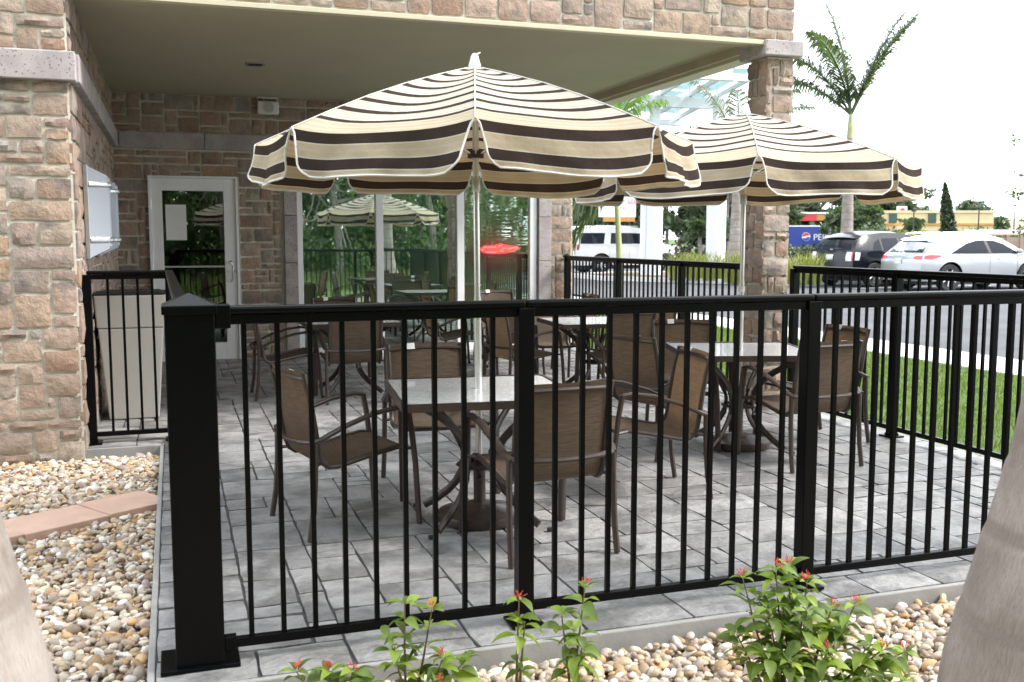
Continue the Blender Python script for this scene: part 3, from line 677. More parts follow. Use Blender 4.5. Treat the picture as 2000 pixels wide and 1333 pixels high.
# ------------------------------------------------------------------ chairs
def make_chair():
    t = thing('sling_chair', '', 'chair')
    side = [(.275,.425),(.22,.433),(.10,.415),(-.03,.388),(-.13,.368),(-.18,.37),(-.215,.395),(-.232,.44),(-.245,.52),(-.262,.64),(-.283,.76),(-.312,.875)]
    for s in (-1, 1):
        MB().tube([(s*.247, y, z) for y, z in side], .0155, 8).build('side_rail', M['bronze'], t, smooth=True)
    def smooth_side(u):
        x = u*(len(side)-1); i = min(int(x), len(side)-2); f = x-i; return lerp(side[i][0], side[i+1][0], f), lerp(side[i][1], side[i+1][1], f)
    def fn(u, v):
        y, z = smooth_side(u); a = lerp(-1, 1, v); sag = (1-a*a)
        if u < .36: z -= .018*sag*min(1, u*8)
        else: y -= .020*sag
        return (a*.243, y, z+.004)
    MB().grid(fn, 22, 6).build('sling', M['sling'], t, smooth=True)
    MB().tube([(-.245,-.298,.842),(-.15,-.322,.846),(0,-.332,.848),(.15,-.322,.846),(.245,-.298,.842)], .013, 8).build('top_bar', M['bronze'], t, smooth=True)
    MB().tube([(-.245,.268,.418),(0,.268,.414),(.245,.268,.418)], .011, 8).build('front_bar', M['bronze'], t, smooth=True)
    for s in (-1, 1):
        arm = [(s*.292,.262,.648),(s*.294,.20,.658),(s*.296,.06,.640),(s*.297,-.10,.590),(s*.29,-.235,.530),(s*.272,-.28,.512)]
        MB().tube(arm, .02, 8, flat=(.024,.013)).build('armrest', M['bronze'], t, smooth=True)
        lg = MB().tube([(s*.292,.262,.652),(s*.293,.285,.52),(s*.294,.305,.34),(s*.295,.325,.0)], .017, 8, flat=(.015,.024), up=(1,0,0)).build('leg', M['bronze'], t, smooth=True)
        MB().tube([(s*.283,-.27,.515),(s*.285,-.272,.34),(s*.287,-.285,.15),(s*.29,-.31,.0)], .0165, 8).build('leg', M['bronze'], t, smooth=True)
        MB().tube([(s*.247,.20,.430),(s*.293,.295,.425)], .010, 6).build('bracket', M['bronze'], t); MB().tube([(s*.247,-.215,.40),(s*.284,-.272,.39)], .010, 6).build('bracket', M['bronze'], t)
    MB().tube([(-.275,-.278,.513),(-.2,-.308,.508),(-.1,-.325,.505),(0,-.33,.504),(.1,-.325,.505),(.2,-.308,.508),(.275,-.278,.513)], .0145, 8).build('back_bar', M['bronze'], t, smooth=True)
    MB().add([(.07,-.300,.846),(.125,-.297,.845),(.125,-.318,.882),(.07,-.322,.884),(.07,-.303,.846),(.125,-.300,.845),(.125,-.321,.882),(.07,-.325,.884)], [(0,1,2,3),(7,6,5,4),(0,4,5,1),(3,2,6,7),(0,3,7,4),(1,5,6,2)]).build('care_tag', M['tagwhite'], t)
    return t
CH = [((2.42,-3.22), 5, 'brown sling chair with its back to the camera at the nearest table'),
      ((1.53,-2.47), -76, 'brown sling chair left of the nearest table, seen from its side'),
      ((2.23,-1.87), 180, 'brown sling chair on the far side of the nearest table, facing the camera'),
      ((3.43,-2.42), 84, 'brown sling chair right of the nearest table, facing it'),
      ((4.06,-1.36), -72, 'brown sling chair left of the farther parasol table, facing it'),
      ((4.68,-.66), 162, 'brown sling chair behind the farther parasol table, facing the camera'),
      ((4.84,-2.0), 3, 'brown sling chair with its back to the camera at the farther parasol table'),
      ((5.40,-1.36), 92, 'brown sling chair right of the farther parasol table, near the lawn railing'),
      ((2.29,1.76), 2, 'brown sling chair with its back to the camera at the table before the door'),
      ((2.45,3.52), 180, 'brown sling chair backed towards the left window pane, behind the door table'),
      ((1.70,2.20), -90, 'brown sling chair closest to the glass door'),
      ((4.82,1.04), 2, 'brown sling chair with its back to the camera, behind and left of the farther parasol'),
      ((4.58,2.18), 178, 'brown sling chair facing the camera behind the middle table without parasol'),
      ((3.96,1.45), -82, 'brown sling chair seen from the side, just right of the near parasol pole'),
      ((5.25,1.45), 92, 'brown sling chair facing left, beside the back railing near the pillar'),
      ((3.86,3.78), -88, 'brown sling chair facing right before the middle window pane'),
      ((4.76,4.54), 180, 'brown sling chair with its back to the right window pane'),
      ((4.36,2.98), 4, 'brown sling chair facing the window, back to back with the middle table'),
      ((5.30,3.55), 90, 'brown sling chair facing left at the window table, beside the back railing')]
ch0 = make_chair()
for k, ((r, d), a, lab) in enumerate(CH):
    t = ch0 if k == 0 else copy_tree(ch0)
    t.location = W(r, d, .003); t.rotation_euler = (0, 0, TH+math.radians(a)); t['label'] = lab; t['group'] = 'brown sling chairs around the patio tables'

# ------------------------------------------------------------------ parasols
def parasol(r, d, rot, label, seed, R_=1.185):
    rg = random.Random(seed); ZA = 2.478; ZR = 2.075; N = 8
    t = thing('parasol', label, 'parasol', tuple(W(r, d, .003)), rot, 'striped parasols')
    def rib(k, s):
        a = 2*PI*k/N; rr = .03+(R_-.03)*s; z = lerp(ZA, ZR, s)+.030*math.sin(PI*s); return Vector((rr*math.cos(a), rr*math.sin(a), z))
    Lg = math.hypot(R_*math.cos(PI/N), ZA-ZR)
    def uvobj(mb, uvs, name, m, parent):
        o = mb.build(name, m, parent, smooth=True); lay = o.data.uv_layers.new(name='UVMap')
        for lp in o.data.loops: lay.data[lp.index].uv = uvs[lp.vertex_index]
        return o
    for k in range(N):
        sgg = rg.uniform(.045, .08); ph = rg.uniform(0, 6)
        def top(s, tt):
            p = rib(k, s).lerp(rib(k+1, s), tt); p.z -= sgg*4*tt*(1-tt)*s*(1.35-.75*s)+.006*math.sin(9*s+ph)*math.sin(7*tt+ph*1.7)*min(1, 6*tt*(1-tt))*s ; return p
        nu, nv = 14, 10; mb = MB(); mb.grid(lambda u, v: top(u, v), nu, nv)
        uvs = [(v/nv, u/nu*Lg+.0) for u in range(nu+1) for v in range(nv+1)]
        pan = uvobj(mb, uvs, 'canopy_panel', M['cloth_top'], t)
        an = 2*PI*(k+.5)/N; outw = Vector((math.cos(an), math.sin(an), 0)); LV = .205
        fl1, fl2 = rg.uniform(.015, .06), rg.uniform(.012, .03); wv = rg.choice((2, 3, 3, 4)); lift = rg.uniform(-.2, .3)
        def ed(w): return .006+.052*math.sqrt(max(w, 0))+.065*max(0, (w-.70)/.30)**2.2
        def flap(w, tt):
            e = ed(w); q = lerp(e, 1-e, tt); p = top(1.0, q)
            p = p + outw*(fl1*w+fl2*math.sin(q*PI*wv+ph)*w+.007*w*math.sin(q*31+ph*3+w*4)+.006*w*math.sin(q*17-w*6+ph)) + Vector((0, 0, -LV*w*(1-.05*math.sin(q*PI*2+ph*2)) + lift*.06*w*w)); return p
        nw, nq = 9, 22; mb = MB(); mb.grid(lambda u, v: flap(u, v), nw, nq)
        uvs = [(v/nq, u/nw*.21) for u in range(nw+1) for v in range(nq+1)]
        val = uvobj(mb, uvs, 'valance', M['cloth_val'], pan)
        path = [flap(w/12, 0) for w in range(0, 13)]+[flap(1, q/20) for q in range(1, 20)]+[flap(w/12, 1) for w in range(12, -1, -1)]
        MB().tube([p+outw*.001 for p in path], .0052, 5).build('binding', M['binding'], pan, smooth=True)
        a = 2*PI*k/N
        rb = MB().tube([rib(k, s)-Vector((0,0,.014)) for s in (.02, .25, .5, .75, .985)], .006, 6).build('rib', M['alu'], t)
        MB().tube([(.03*math.cos(a), .03*math.sin(a), 2.02), rib(k, .52)-Vector((0,0,.02))], .005, 6).build('strut', M['alu'], rb)
        MB().tube([rib(k, s)+Vector((0,0,.0035)) for s in (.02,.2,.4,.6,.8,1.0)], .003, 4).build('seam', M['binding'], pan)
    pole = MB().tube([(0,0,.30),(0,0,1.25)], .0205, 14).build('pole', M['alu'], t, smooth=True)
    MB().tube([(0,0,1.25),(0,0,2.49)], .0175, 14).build('upper_pole', M['alu'], pole, smooth=True)
    MB().lathe([(.0215,0),(.0245,.002),(.0245,.04),(.0215,.042)], 14, (0,0,1.17)).build('collar', M['plastic_white'], pole)
    MB().lathe([(.019,-.04),(.024,-.03),(.024,.03),(.019,.04)], 12, (0,0,1.86)).build('tilt_joint', M['silver'], pole, smooth=True)
    MB().lathe([(.045,0),(.045,.04)], 12, (0,0,2.0)).build('runner', M['bronze'], pole)
    fin = MB().lathe([(.034,0),(.034,.02),(.026,.045),(.02,.07),(.012,.082),(.002,.086)], 16, (0,0,2.472)).build('finial', M['plastic_white'], t, smooth=True)
    if seed == 3: MB().tube([(0,0,2.545),(-.03,.03,2.566)], [.006,.003], 6).build('finial_spike', M['plastic_white'], fin)
    bs = MB().lathe([(.235,0),(.24,.03),(.235,.05),(.10,.085),(.06,.10)], 36, (0,0,0)).build('base', M['bronze'], t, smooth=True)
    MB().lathe([(.034,.09),(.034,.34),(.028,.345)], 16).build('base_tube', M['bronze'], bs, smooth=True)
    MB().tube([(.03,0,.25),(.07,0,.25)], .006, 8).lathe([(.016,-.006),(.016,.006)], 10, (.075,0,.25)).build('base_knob', M['bin_dark'], bs)
    return t
parasol(2.26, -2.70, -PI/2+.035, 'cream and brown striped parasol through the nearest table, white spiked top', 3).rotation_euler[0] = .008
parasol(4.70, -1.42, -PI/2-.157, 'cream and brown striped parasol farther right, in front of the stone pillar', 9, 1.25)

# ------------------------------------------------------------------ litter bin
t = thing('litter_bin', 'tall beige tapered plastic litter bin behind the short railing', 'bin', tuple(W(.31, 1.46, .003)), TH)
MB().frustum((0,0), .205, .205, .265, .265, 0, .80).build('body', M['bin'], t, bevel=.012)
MB().frustum((0,0), .272, .272, .29, .29, .803, 1.085).build('upper_body', M['bin'], t, bevel=.012)
MB().frustum((0,0), .285, .285, .295, .295, 1.087, 1.10).build('liner_rim', M['bin_dark'], t)
MB().frustum((0,0), .26, .26, .23, .23, 1.101, 1.112).build('lid', M['bin_dark'], t)

# ------------------------------------------------------------------ terracotta edging across the pebbles
t = bthing('paver_edging', 'strip of pink terracotta pavers crossing the pebble bed', 'edging')
A = Vector((.525,-1.44)); Dv = Vector((-.76,-.49)).normalized(); Nv = Vector((-Dv.y, Dv.x)); s0 = 0.
for k in range(6):
    L = .50 if k else .42; a = A+Dv*s0; b = A+Dv*(s0+L-.006); hw = .19
    MB().prism([tuple(a+Nv*hw), tuple(b+Nv*hw), tuple(b-Nv*hw), tuple(a-Nv*hw)], -.09, -.028+random.Random(k).uniform(-.003,.003)).build('paver', M['terracotta'], t, bevel=.006); s0 += L

# ------------------------------------------------------------------ cars
M['tyre'] = mat('tyre rubber', (.018,.018,.018), .8); M['rim'] = mat('alloy rim', (.60,.61,.63), .28, .85, vary=.05)
M['lamp_red'] = mat('red lamp', (.50,.02,.03), .12, vary=.3, scale=12, coat=1.); M['lamp_clear'] = mat('clear lamp', (.60,.58,.58), .12, vary=.15, coat=1.)
M['plate'] = mat('number plate', (.62,.64,.58), .5, vary=.35, scale=14); M['cladding'] = mat('black cladding', (.02,.02,.02), .55)
M['headlamp'] = mat('headlamp', (.7,.72,.75), .08, coat=1.)
def paint(n, c, metal): return mat(n, c, .28, metal, vary=.03, scale=3, coat=1.)
M['p_white'] = paint('white car paint', (.75,.75,.74), 0.); M['p_black'] = mat('black car paint', (.006,.007,.011), .16, .0, vary=.03, scale=3, coat=.25, spec=.4); M['p_silver'] = paint('silver car paint', (.40,.415,.44), .6)
def car(name, label, r, d, sp, pm):
    p = W(r, d); t = thing(name, label, 'car', (p.x, p.y, zt(p.x, p.y)+.005), TH)
    L, Wd, H, belt = sp['L'], sp['W'], sp['H'], sp['belt']; axles = sp['ax']; wr = sp['wr']
    def tail(z): return interp(z, sp['tail'])
    def nose(z): return interp(z, sp['nose'])
    def ztop(x): return interp(x, sp['top'])
    def zbot(x):
        b = sp.get('sill', .30)
        for a in axles:
            q = (wr+.07)**2-(x-a)**2
            if q > 0: b = max(b, wr+math.sqrt(q))
        return b
    def hw(x, z):
        h = Wd/2*(1-.11*math.exp(-max(0, x-tail(z))/.28)-.16*math.exp(-max(0, nose(z)-x)/.40))
        if z > belt: h -= sp['tumble']*((z-belt)/(H-belt))**1.15
        else: h *= 1-.035*((z-.78)/.5)**2
        for a in axles:                                   # haunches over the wheels
            h += .018*math.exp(-((x-a)/.45)**2)*math.exp(-((z-.75)/.22)**2)
        return h
    NU, NV = 72, 16
    def pt(u, v):
        x0 = lerp(0, L, u); zb, zt_ = zbot(x0), ztop(x0); z = lerp(zb, zt_, v)
        x = x0+tail(z)*(1-u)**6-(L-nose(z))*u**6; return x, z
    V = []; nrow = NV+1
    for s in (1, -1):
        for i in range(NU+1):
            for j in range(NV+1):
                x, z = pt(i/NU, j/NV); V.append((x, s*hw(x, z), z))
    F = []; off = (NU+1)*nrow
    for i in range(NU):
        for j in range(NV):
            a = i*nrow+j; F.append((a, a+1, a+nrow+1, a+nrow)); F.append((off+a, off+a+nrow, off+a+nrow+1, off+a+1))
    body = MB().add(V, F)
    NC = 8
    def topf(u, v):
        x, z = pt(u, 1); h = hw(x, z); y = lerp(h, -h, v); return (x, y, z+.055*(1-(2*v-1)**2)**.8*(.6 if u > .7 else 1))
    body.grid(lambda u, v: topf(u, v), NU, NC)
    def rear(u, v, offx=0., k=1.):
        x, z = pt(0, u); h = hw(x, z); y = lerp(h, -h, v); return (x-.09*(1-(2*v-1)**2)-offx, y, z+.055*(1-(2*v-1)**2)*u**8)
    body.grid(lambda v, u: rear(u, v), NC, NV)
    def front(u, v):
        x, z = pt(1, u); h = hw(x, z); y = lerp(h, -h, v); return (x+.12*(1-(2*v-1)**2), y, z)
    body.grid(lambda u, v: front(u, v), NV, NC)
    bo = body.build('body', M[pm], t, smooth=True)
    MB().box(.3, L-.3, -Wd/2+.22, Wd/2-.22, .2, .75).build('underbody', M['cladding'], t)
    def side_patch(nm, poly, m, offs=.006, sides=(1, -1), parent=None):
        pts = []
        for (x0, z0), (x1, z1) in zip(poly, poly[1:]+poly[:1]):
            n = max(1, int(math.hypot(x1-x0, z1-z0)/.12)); pts += [(lerp(x0, x1, k/n), lerp(z0, z1, k/n)) for k in range(n)]
        cx = sum(a for a, b in pts)/len(pts); cz = sum(b for a, b in pts)/len(pts); n = len(pts)
        for s in sides:
            V = []; F = []
            for ring in (1., .66, .33):
                for a, b in pts:
                    x = cx+(a-cx)*ring; z = cz+(b-cz)*ring; V.append((x, s*(hw(x, z)+offs), z))
            V.append((cx, s*(hw(cx, cz)+offs), cz))
            for q in range(2):
                for i in range(n): F.append((q*n+i, q*n+(i+1)%n, (q+1)*n+(i+1)%n, (q+1)*n+i))
            for i in range(n): F.append((2*n+i, 2*n+(i+1)%n, 3*n))
            MB().add(V, F).build(nm, m, parent or t, smooth=True)
    def rear_patch(nm, z0, z1, y0, y1, m, offs=.008, ny=6, nz=4, shape=None):
        def fn(a, b):
            z = lerp(z0, z1, b); h = hw(tail(z), z); k0, k1 = y0, y1
            if shape: k0, k1 = shape(b)
            y = lerp(k0, k1, a)*h; return (tail(z)-.09*(1-(y/h)**2)-offs, y, z)
        return MB().grid(fn, ny, nz).build(nm, m, t, smooth=True)
    for w in sp['windows']: side_patch('side_window', w, M['car_glass'])
    for w in sp.get('pillars', []): side_patch('pillar_trim', w, M['cladding'], .009)
    z0, z1 = sp['rw']; rear_patch('rear_window', z0, z1, -.80, .80, M['car_glass'], shape=lambda b: (-.86+.12*b, .86-.12*b), ny=8)
    # windscreen
    def ws(a, b):
        x = lerp(sp['ws'][0], sp['ws'][1], b); z = ztop(x); h = hw(x, z)*.92; y = lerp(-h, h, a); return (x, y, z+.055*(1-(y/hw(x, z))**2)+.008)
    MB().grid(ws, 6, 4).build('windscreen', M['car_glass'], t, smooth=True)
    pz = sp['plate']; rear_patch('number_plate', pz, pz+.16, -.17, .17, M['plate'], .016)
    ln = sp['lamp']
    for s in (1, -1):
        a, b = ln['y']; rear_patch('tail_lamp', ln['z'][0], ln['z'][1], s*a, s*b, M[ln['m']], .012, 4, 3, (lambda q, s=s: (s*lerp(a+.10*ln['pt'], a, 1-abs(2*q-1)), s*b)))
        side_patch('tail_lamp', ln['side'], M[ln['m']], .012, (s,))
        if ln.get('edge'): rear_patch('lamp_edge', ln['z'][0], ln['z'][1], s*.94, s*.99, M['lamp_red'], .018, 2, 3)
    if 'trim' in sp:
        rear_patch('rear_bumper_trim', .34, sp['trim'], -.98, .98, M['cladding'], .006, 8, 2)
        side_patch('sill_trim', [(axles[0]+wr+.08, .31), (axles[1]-wr-.08, .31), (axles[1]-wr-.08, .42), (axles[0]+wr+.08, .42)], M['cladding'], .012)
    if sp.get('chrome'): side_patch('sill_strip', [(axles[0]+wr+.1, .44), (axles[1]-wr-.1, .44), (axles[1]-wr-.1, .47), (axles[0]+wr+.1, .47)], M['silver'], .016)
    sz = sp['rw'][1]; 
    MB().grid(lambda a, b: (tail(sz+.03)-.10*(1-(2*a-1)**2)-.12*(1-b)+.05*b, lerp(-.62, .62, a), sz+.035+.06*b), 8, 2).build('spoiler', M[sp.get('spm', pm)], t, smooth=True)
    rear_patch('rear_wiper', z0+.02, z0+.06, -.45, .05, M['cladding'], .02, 3, 1)
    ez = sp['plate']+.30; rear_patch('badge', ez, ez+.05, -.07, .07, M['silver'], .016, 4, 1)
    for x in sp['handles']: side_patch('door_handle', [(x, belt-.15), (x+.2, belt-.14), (x+.2, belt-.115), (x, belt-.12)], M[pm] if pm != 'p_silver' else M['silver'], .03)
    for x in sp['seams']:
        for s in (1, -1):
            MB().tube([(x, s*(hw(x, z)+.001), z) for z in (.40, .55, .7, .85, belt)], .004, 4).build('door_seam', M['cladding'], t)
    mx = sp['mirror']
    for s in (1, -1):
        MB().lathe([(.01,-.06),(.075,-.05),(.09,.0),(.075,.05),(.02,.07)], 10, (mx, s*(Wd/2+.06), belt+.09)).build('wing_mirror', M[pm], t, smooth=True)
    if sp.get('rack'):
        for s in (1, -1): MB().tube([(sp['ws'][0]-.2, s*(Wd/2-sp['tumble']-.06), ztop(2.)+.02), (2.0, s*(Wd/2-sp['tumble']-.05), H+.045), (1.0, s*(Wd/2-sp['tumble']-.05), H+.045), (.7, s*(Wd/2-sp['tumble']-.06), H+.01)], .018, 6).build('roof_rail', M['silver'], t, smooth=True)
    for a in axles:
        for s in (1, -1):
            y = s*(Wd/2-.115)
            w = thing_part('wheel', t, (a, y, wr))
            MB().lathe([(wr*.66,-.10),(wr*.93,-.11),(wr,-.08),(wr,.08),(wr*.93,.11),(wr*.66,.10)], 28, axis='y', cap=False).build('tyre', M['tyre'], w, smooth=True)
            rm_ = MB().lathe([(wr*.68,-.10),(wr*.62,.03),(wr*.68,.10)], 24, axis='y', cap=False)
            for k in range(10):
                an = 2*PI*k/10+(.12 if k % 2 else -.12)
                rm_.tube([(wr*.10*math.cos(an), s*.07, wr*.10*math.sin(an)), (wr*.64*math.cos(an), s*.085, wr*.64*math.sin(an))], .02, 6, flat=(.018,.014), up=(0,1,0))
            rm_.lathe([(wr*.18,-.09),(wr*.18,.09)], 14, axis='y'); rm_.build('rim', M['rim'], w)
            MB().lathe([(wr*.62,-.02),(wr*.62,.02)], 20, axis='y').build('brake_disc', M['cladding'], w)
    return t
def thing_part(name, parent, loc):
    o = bpy.data.objects.new(name, None); COL.objects.link(o); o.parent = parent; o.location = loc; return o
FX = dict(L=4.86, W=1.93, H=1.65, belt=1.06, tumble=.27, ax=(.98, 3.87), wr=.395, sill=.30,
     tail=[(.3,.10),(.55,.02),(.9,.03),(1.02,.08),(1.10,.20),(1.30,.42),(1.50,.62),(1.62,.72)], nose=[(.3,4.74),(.6,4.86),(.85,4.80),(1.0,4.60)],
     top=[(0,1.38),(.25,1.48),(.6,1.56),(1.2,1.625),(1.9,1.65),(2.5,1.63),(2.95,1.53),(3.35,1.33),(3.75,1.10),(3.95,1.05),(4.4,.98),(4.7,.86),(4.86,.72)],
     windows=[[(.98,1.09),(1.25,1.22),(1.62,1.38),(2.0,1.465),(2.28,1.475),(2.36,1.09)], [(2.44,1.09),(2.36,1.475),(2.65,1.46),(2.95,1.37),(3.42,1.11),(3.42,1.09)]],
     pillars=[[(2.34,1.09),(2.45,1.09),(2.37,1.475),(2.26,1.475)]], rw=(1.12,1.46), ws=(2.75,3.62), plate=.80,
     lamp=dict(z=(.93,1.03), y=(.60,.985), m='lamp_red', pt=1.6, side=[(.12,.94),(.35,.93),(.62,1.0),(.66,1.04),(.3,1.06),(.12,1.03)]),
     trim=.52, chrome=True, handles=(1.72, 2.72), seams=(1.32, 2.40, 3.42), mirror=3.42, rack=True)
EDGE = dict(L=4.72, W=1.93, H=1.70, belt=1.10, tumble=.24, ax=(.92, 3.74), wr=.385, sill=.32,
     tail=[(.3,.12),(.55,.0),(.95,.02),(1.12,.08),(1.35,.24),(1.58,.44),(1.66,.48)], nose=[(.3,4.62),(.6,4.72),(.9,4.66),(1.05,4.5)],
     top=[(0,1.50),(.3,1.59),(.7,1.65),(1.4,1.70),(2.1,1.69),(2.6,1.63),(3.0,1.48),(3.55,1.16),(3.75,1.12),(4.3,1.05),(4.6,.90),(4.72,.75)],
     windows=[[(.80,1.14),(.95,1.40),(1.2,1.50),(1.2,1.14)], [(1.25,1.14),(1.25,1.51),(2.0,1.53),(2.1,1.14)], [(2.18,1.14),(2.1,1.53),(2.5,1.50),(2.85,1.40),(3.3,1.16)]],
     pillars=[[(1.19,1.14),(1.26,1.14),(1.26,1.51),(1.19,1.50)], [(2.08,1.14),(2.19,1.14),(2.11,1.53),(1.99,1.53)]], rw=(1.16,1.52), ws=(2.6,3.45), plate=.86,
     lamp=dict(z=(.82,1.10), y=(.70,.985), m='lamp_clear', pt=.3, edge=True, side=[(.06,.84),(.22,.84),(.28,1.08),(.10,1.09)]),
     trim=.55, chrome=False, handles=(1.5, 2.5), seams=(1.24, 2.16, 3.3), mirror=3.2)
EXP = dict(L=5.25, W=2.0, H=1.96, belt=1.20, tumble=.17, ax=(1.15, 4.17), wr=.40, sill=.36,
     tail=[(.3,.10),(.6,.0),(1.1,.02),(1.3,.05),(1.8,.14),(1.95,.18)], nose=[(.3,5.15),(.6,5.25),(1.0,5.22),(1.2,5.1)],
     top=[(0,1.88),(.25,1.94),(1.0,1.96),(2.5,1.96),(3.1,1.88),(3.4,1.68),(3.85,1.30),(4.1,1.24),(4.8,1.17),(5.15,1.02),(5.25,.85)],
     windows=[[(.22,1.25),(.30,1.70),(1.35,1.70),(1.25,1.25)], [(1.55,1.25),(1.62,1.70),(2.35,1.70),(2.35,1.25)], [(2.45,1.25),(2.45,1.70),(3.05,1.68),(3.55,1.28),(3.55,1.25)]],
     pillars=[[(2.34,1.25),(2.46,1.25),(2.46,1.70),(2.34,1.70)]], rw=(1.25,1.74), ws=(3.1,3.78), plate=.95,
     lamp=dict(z=(.98,1.24), y=(.84,.985), m='lamp_red', pt=.2, side=[(.06,1.0),(.16,1.0),(.18,1.22),(.10,1.23)]),
     trim=None, chrome=False, handles=(1.65, 2.55), seams=(1.5, 2.42, 3.55), mirror=3.5, rack=True)
EXP.pop('trim')
car('parked_car', 'silver crossover car with almond red tail lamps, parked nearest on the right', 20.85, 16.2, FX, 'p_silver')
car('parked_car', 'black crossover car parked behind the silver one', 20.3, 18.7, EDGE, 'p_black').rotation_euler[2] = TH+math.radians(11)
car('parked_car', 'large white sport utility car behind the white canopy columns', 16.4, 31.3, EXP, 'p_white')
SED = dict(EDGE); SED.update(H=1.5)
c_ = car('distant_car', 'small far white car on the road beyond the trees', 20, 20, EDGE, 'p_white')
c_.location = (18.4, 100, .02); c_.rotation_euler = (0, 0, .1)

# ------------------------------------------------------------------ white steel entrance canopy
t = bthing('entrance_canopy', 'white steel entrance canopy with sloping glass roof on round columns', 'canopy')
c1 = W(0, 0); 
def bfp(x, y): dx, dy = x-OX, y-OY; return dx*CT+dy*ST, -dx*ST+dy*CT
C1 = bfp(onto(1274, 38.5).x, 38.5); C2 = bfp(onto(1396, 37.6).x, 37.6)
DB = 26.6
for (r, d) in (C1, C2):
    p = W(r, d); z0 = zt(p.x, p.y)
    o = MB().lathe([(.36,0),(.36,4.2)], 32, (r, d, z0)).build('column', M['white_steel'], t, smooth=True)
    MB().lathe([(.40,0),(.40,.12),(.36,.14)], 32, (r, d, z0)).build('column_base', M['white_steel'], o, smooth=True)
    MB().box(r-.16, r+.16, d-.16, d+.16, z0+4.2, 6.75).build('column_post', M['white_steel'], o)
MB().box(C1[0]-.5, C1[0]-.36, C1[1]-.1, C1[1]+.1, .1, 4.2).build('downpipe', M['white_steel'], t)
slope = -.145
def cz(d): return 7.05+slope*(d-DB)
for r0, nm in ((DB, 'main_beam'), (DB-2.9, 'near_beam'), (DB+3.2, 'far_beam')):
    h = .42 if nm == 'main_beam' else .24
    MB().box(12, 21.2, r0-.12, r0+.12, cz(r0)-h-.12, cz(r0)-.12).build(nm, M['white_steel'], t, bevel=.01)
for k in range(8):
    r = 12.3+k*1.2
    MB().add([(r-.07,DB-3.0,cz(DB-3.0)-.12),(r+.07,DB-3.0,cz(DB-3.0)-.12),(r+.07,DB+3.3,cz(DB+3.3)-.12),(r-.07,DB+3.3,cz(DB+3.3)-.12),(r-.07,DB-3.0,cz(DB-3.0)+.03),(r+.07,DB-3.0,cz(DB-3.0)+.03),(r+.07,DB+3.3,cz(DB+3.3)+.03),(r-.07,DB+3.3,cz(DB+3.3)+.03)],
             [(0,3,2,1),(4,5,6,7),(0,1,5,4),(1,2,6,5),(2,3,7,6),(3,0,4,7)]).build('rafter', M['white_steel'], t)
    if k < 7:
        for d0, d1 in ((DB-2.85, DB-.1), (DB+.1, DB+3.1)):
            MB().add([(r+.1,d0,cz(d0)+.12),(r+1.1,d0,cz(d0)+.12),(r+1.1,d1,cz(d1)+.12),(r+.1,d1,cz(d1)+.12)], [(0,1,2,3)]).build('glass_pane', M['roof_glass'], t)
            fx = MB()
            for rr in (r+.16, r+1.04):
                for dd in (d0+.2, d1-.2): fx.lathe([(.03,0),(.03,.15)], 6, (rr, dd, cz(dd)-.03))
            fx.build('glass_fixing', M['silver'], t)
MB().box(15.7, 15.95, DB-.12, DB+.12, cz(DB)-.78, cz(DB)-.54).build('spotlight', M['bin_dark'], t)

# ------------------------------------------------------------------ vegetation
def leaf_quads(cen, size, rg, wr=.45, droop=0.):
    n = len(cen); cen = np.asarray(cen); s = size*rg.uniform(.6, 1.3, n)[:, None]
    d = rg.normal(size=(n, 3)); d[:, 2] -= droop; d /= np.linalg.norm(d, axis=1)[:, None]
    q = rg.normal(size=(n, 3)); w = np.cross(d, q); w /= np.linalg.norm(w, axis=1)[:, None]
    V = np.stack([cen-d*s*.5, cen+w*s*wr*.5, cen+d*s*.5, cen-w*s*wr*.5], 1).reshape(-1, 3)
    return V, np.arange(4*n).reshape(-1, 4)
def clump_points(n, clumps, rg):
    k = rg.integers(0, len(clumps), n); C_ = np.array([c[:3] for c in clumps])[k]; R3 = np.array([c[3:6] for c in clumps])[k]
    v = rg.normal(size=(n, 3)); v /= np.linalg.norm(v, axis=1)[:, None]; v *= (rg.uniform(0, 1, n)**.45)[:, None]
    return C_+v*R3
def tree(name, label, loc, H, cr, seed, leaf, m, nleaf=2500, trunk_r=.12, base=.35, group=None, sparse=1., lean=(0, 0), flat=.75, bark='bark', cat='tree'):
    rg = np.random.default_rng(seed); rr = random.Random(seed)
    t = thing(name, label, cat, tuple(loc), rr.uniform(0, 6), group)
    tm = MB(); top = Vector((lean[0], lean[1], H*.8)); pts = [Vector((0,0,-.15)), Vector((lean[0]*.2+rr.uniform(-.1,.1), lean[1]*.2, H*.25)), Vector((lean[0]*.55+rr.uniform(-.15,.15), lean[1]*.55+rr.uniform(-.1,.1), H*.5)), top]
    tm.tube(pts, [trunk_r*1.25, trunk_r, trunk_r*.75, trunk_r*.25], 8)
    clumps = []; nc = max(6, int(13*sparse))
    for k in range(nc):
        a = rr.uniform(0, 2*PI); q = rr.uniform(.15, 1)**.6; z = rr.uniform(base, .97)*H; env = math.sin(PI*min(1, max(.08, (z/H-base)/(1.02-base)*.85+.12)))
        c = Vector((lean[0]*z/H+math.cos(a)*cr*q*env, lean[1]*z/H+math.sin(a)*cr*q*env, z)); s = cr*rr.uniform(.24, .42)
        clumps.append((c.x, c.y, c.z, s, s, s*flat))
        st = pts[1].lerp(pts[3], rr.uniform(.1, .8)); mid = st.lerp(c, .5)+Vector((0,0,-.08*H*rr.random()))
        tm.tube([st, mid, c], [trunk_r*.4, trunk_r*.25, trunk_r*.08], 5)
    tm.build('trunk', M[bark], t, smooth=True)
    V, Q = leaf_quads(clump_points(nleaf, clumps, rg), leaf, rg); me = np_mesh('crown', V, Q); mk('crown', me, M[m], t)
    return t
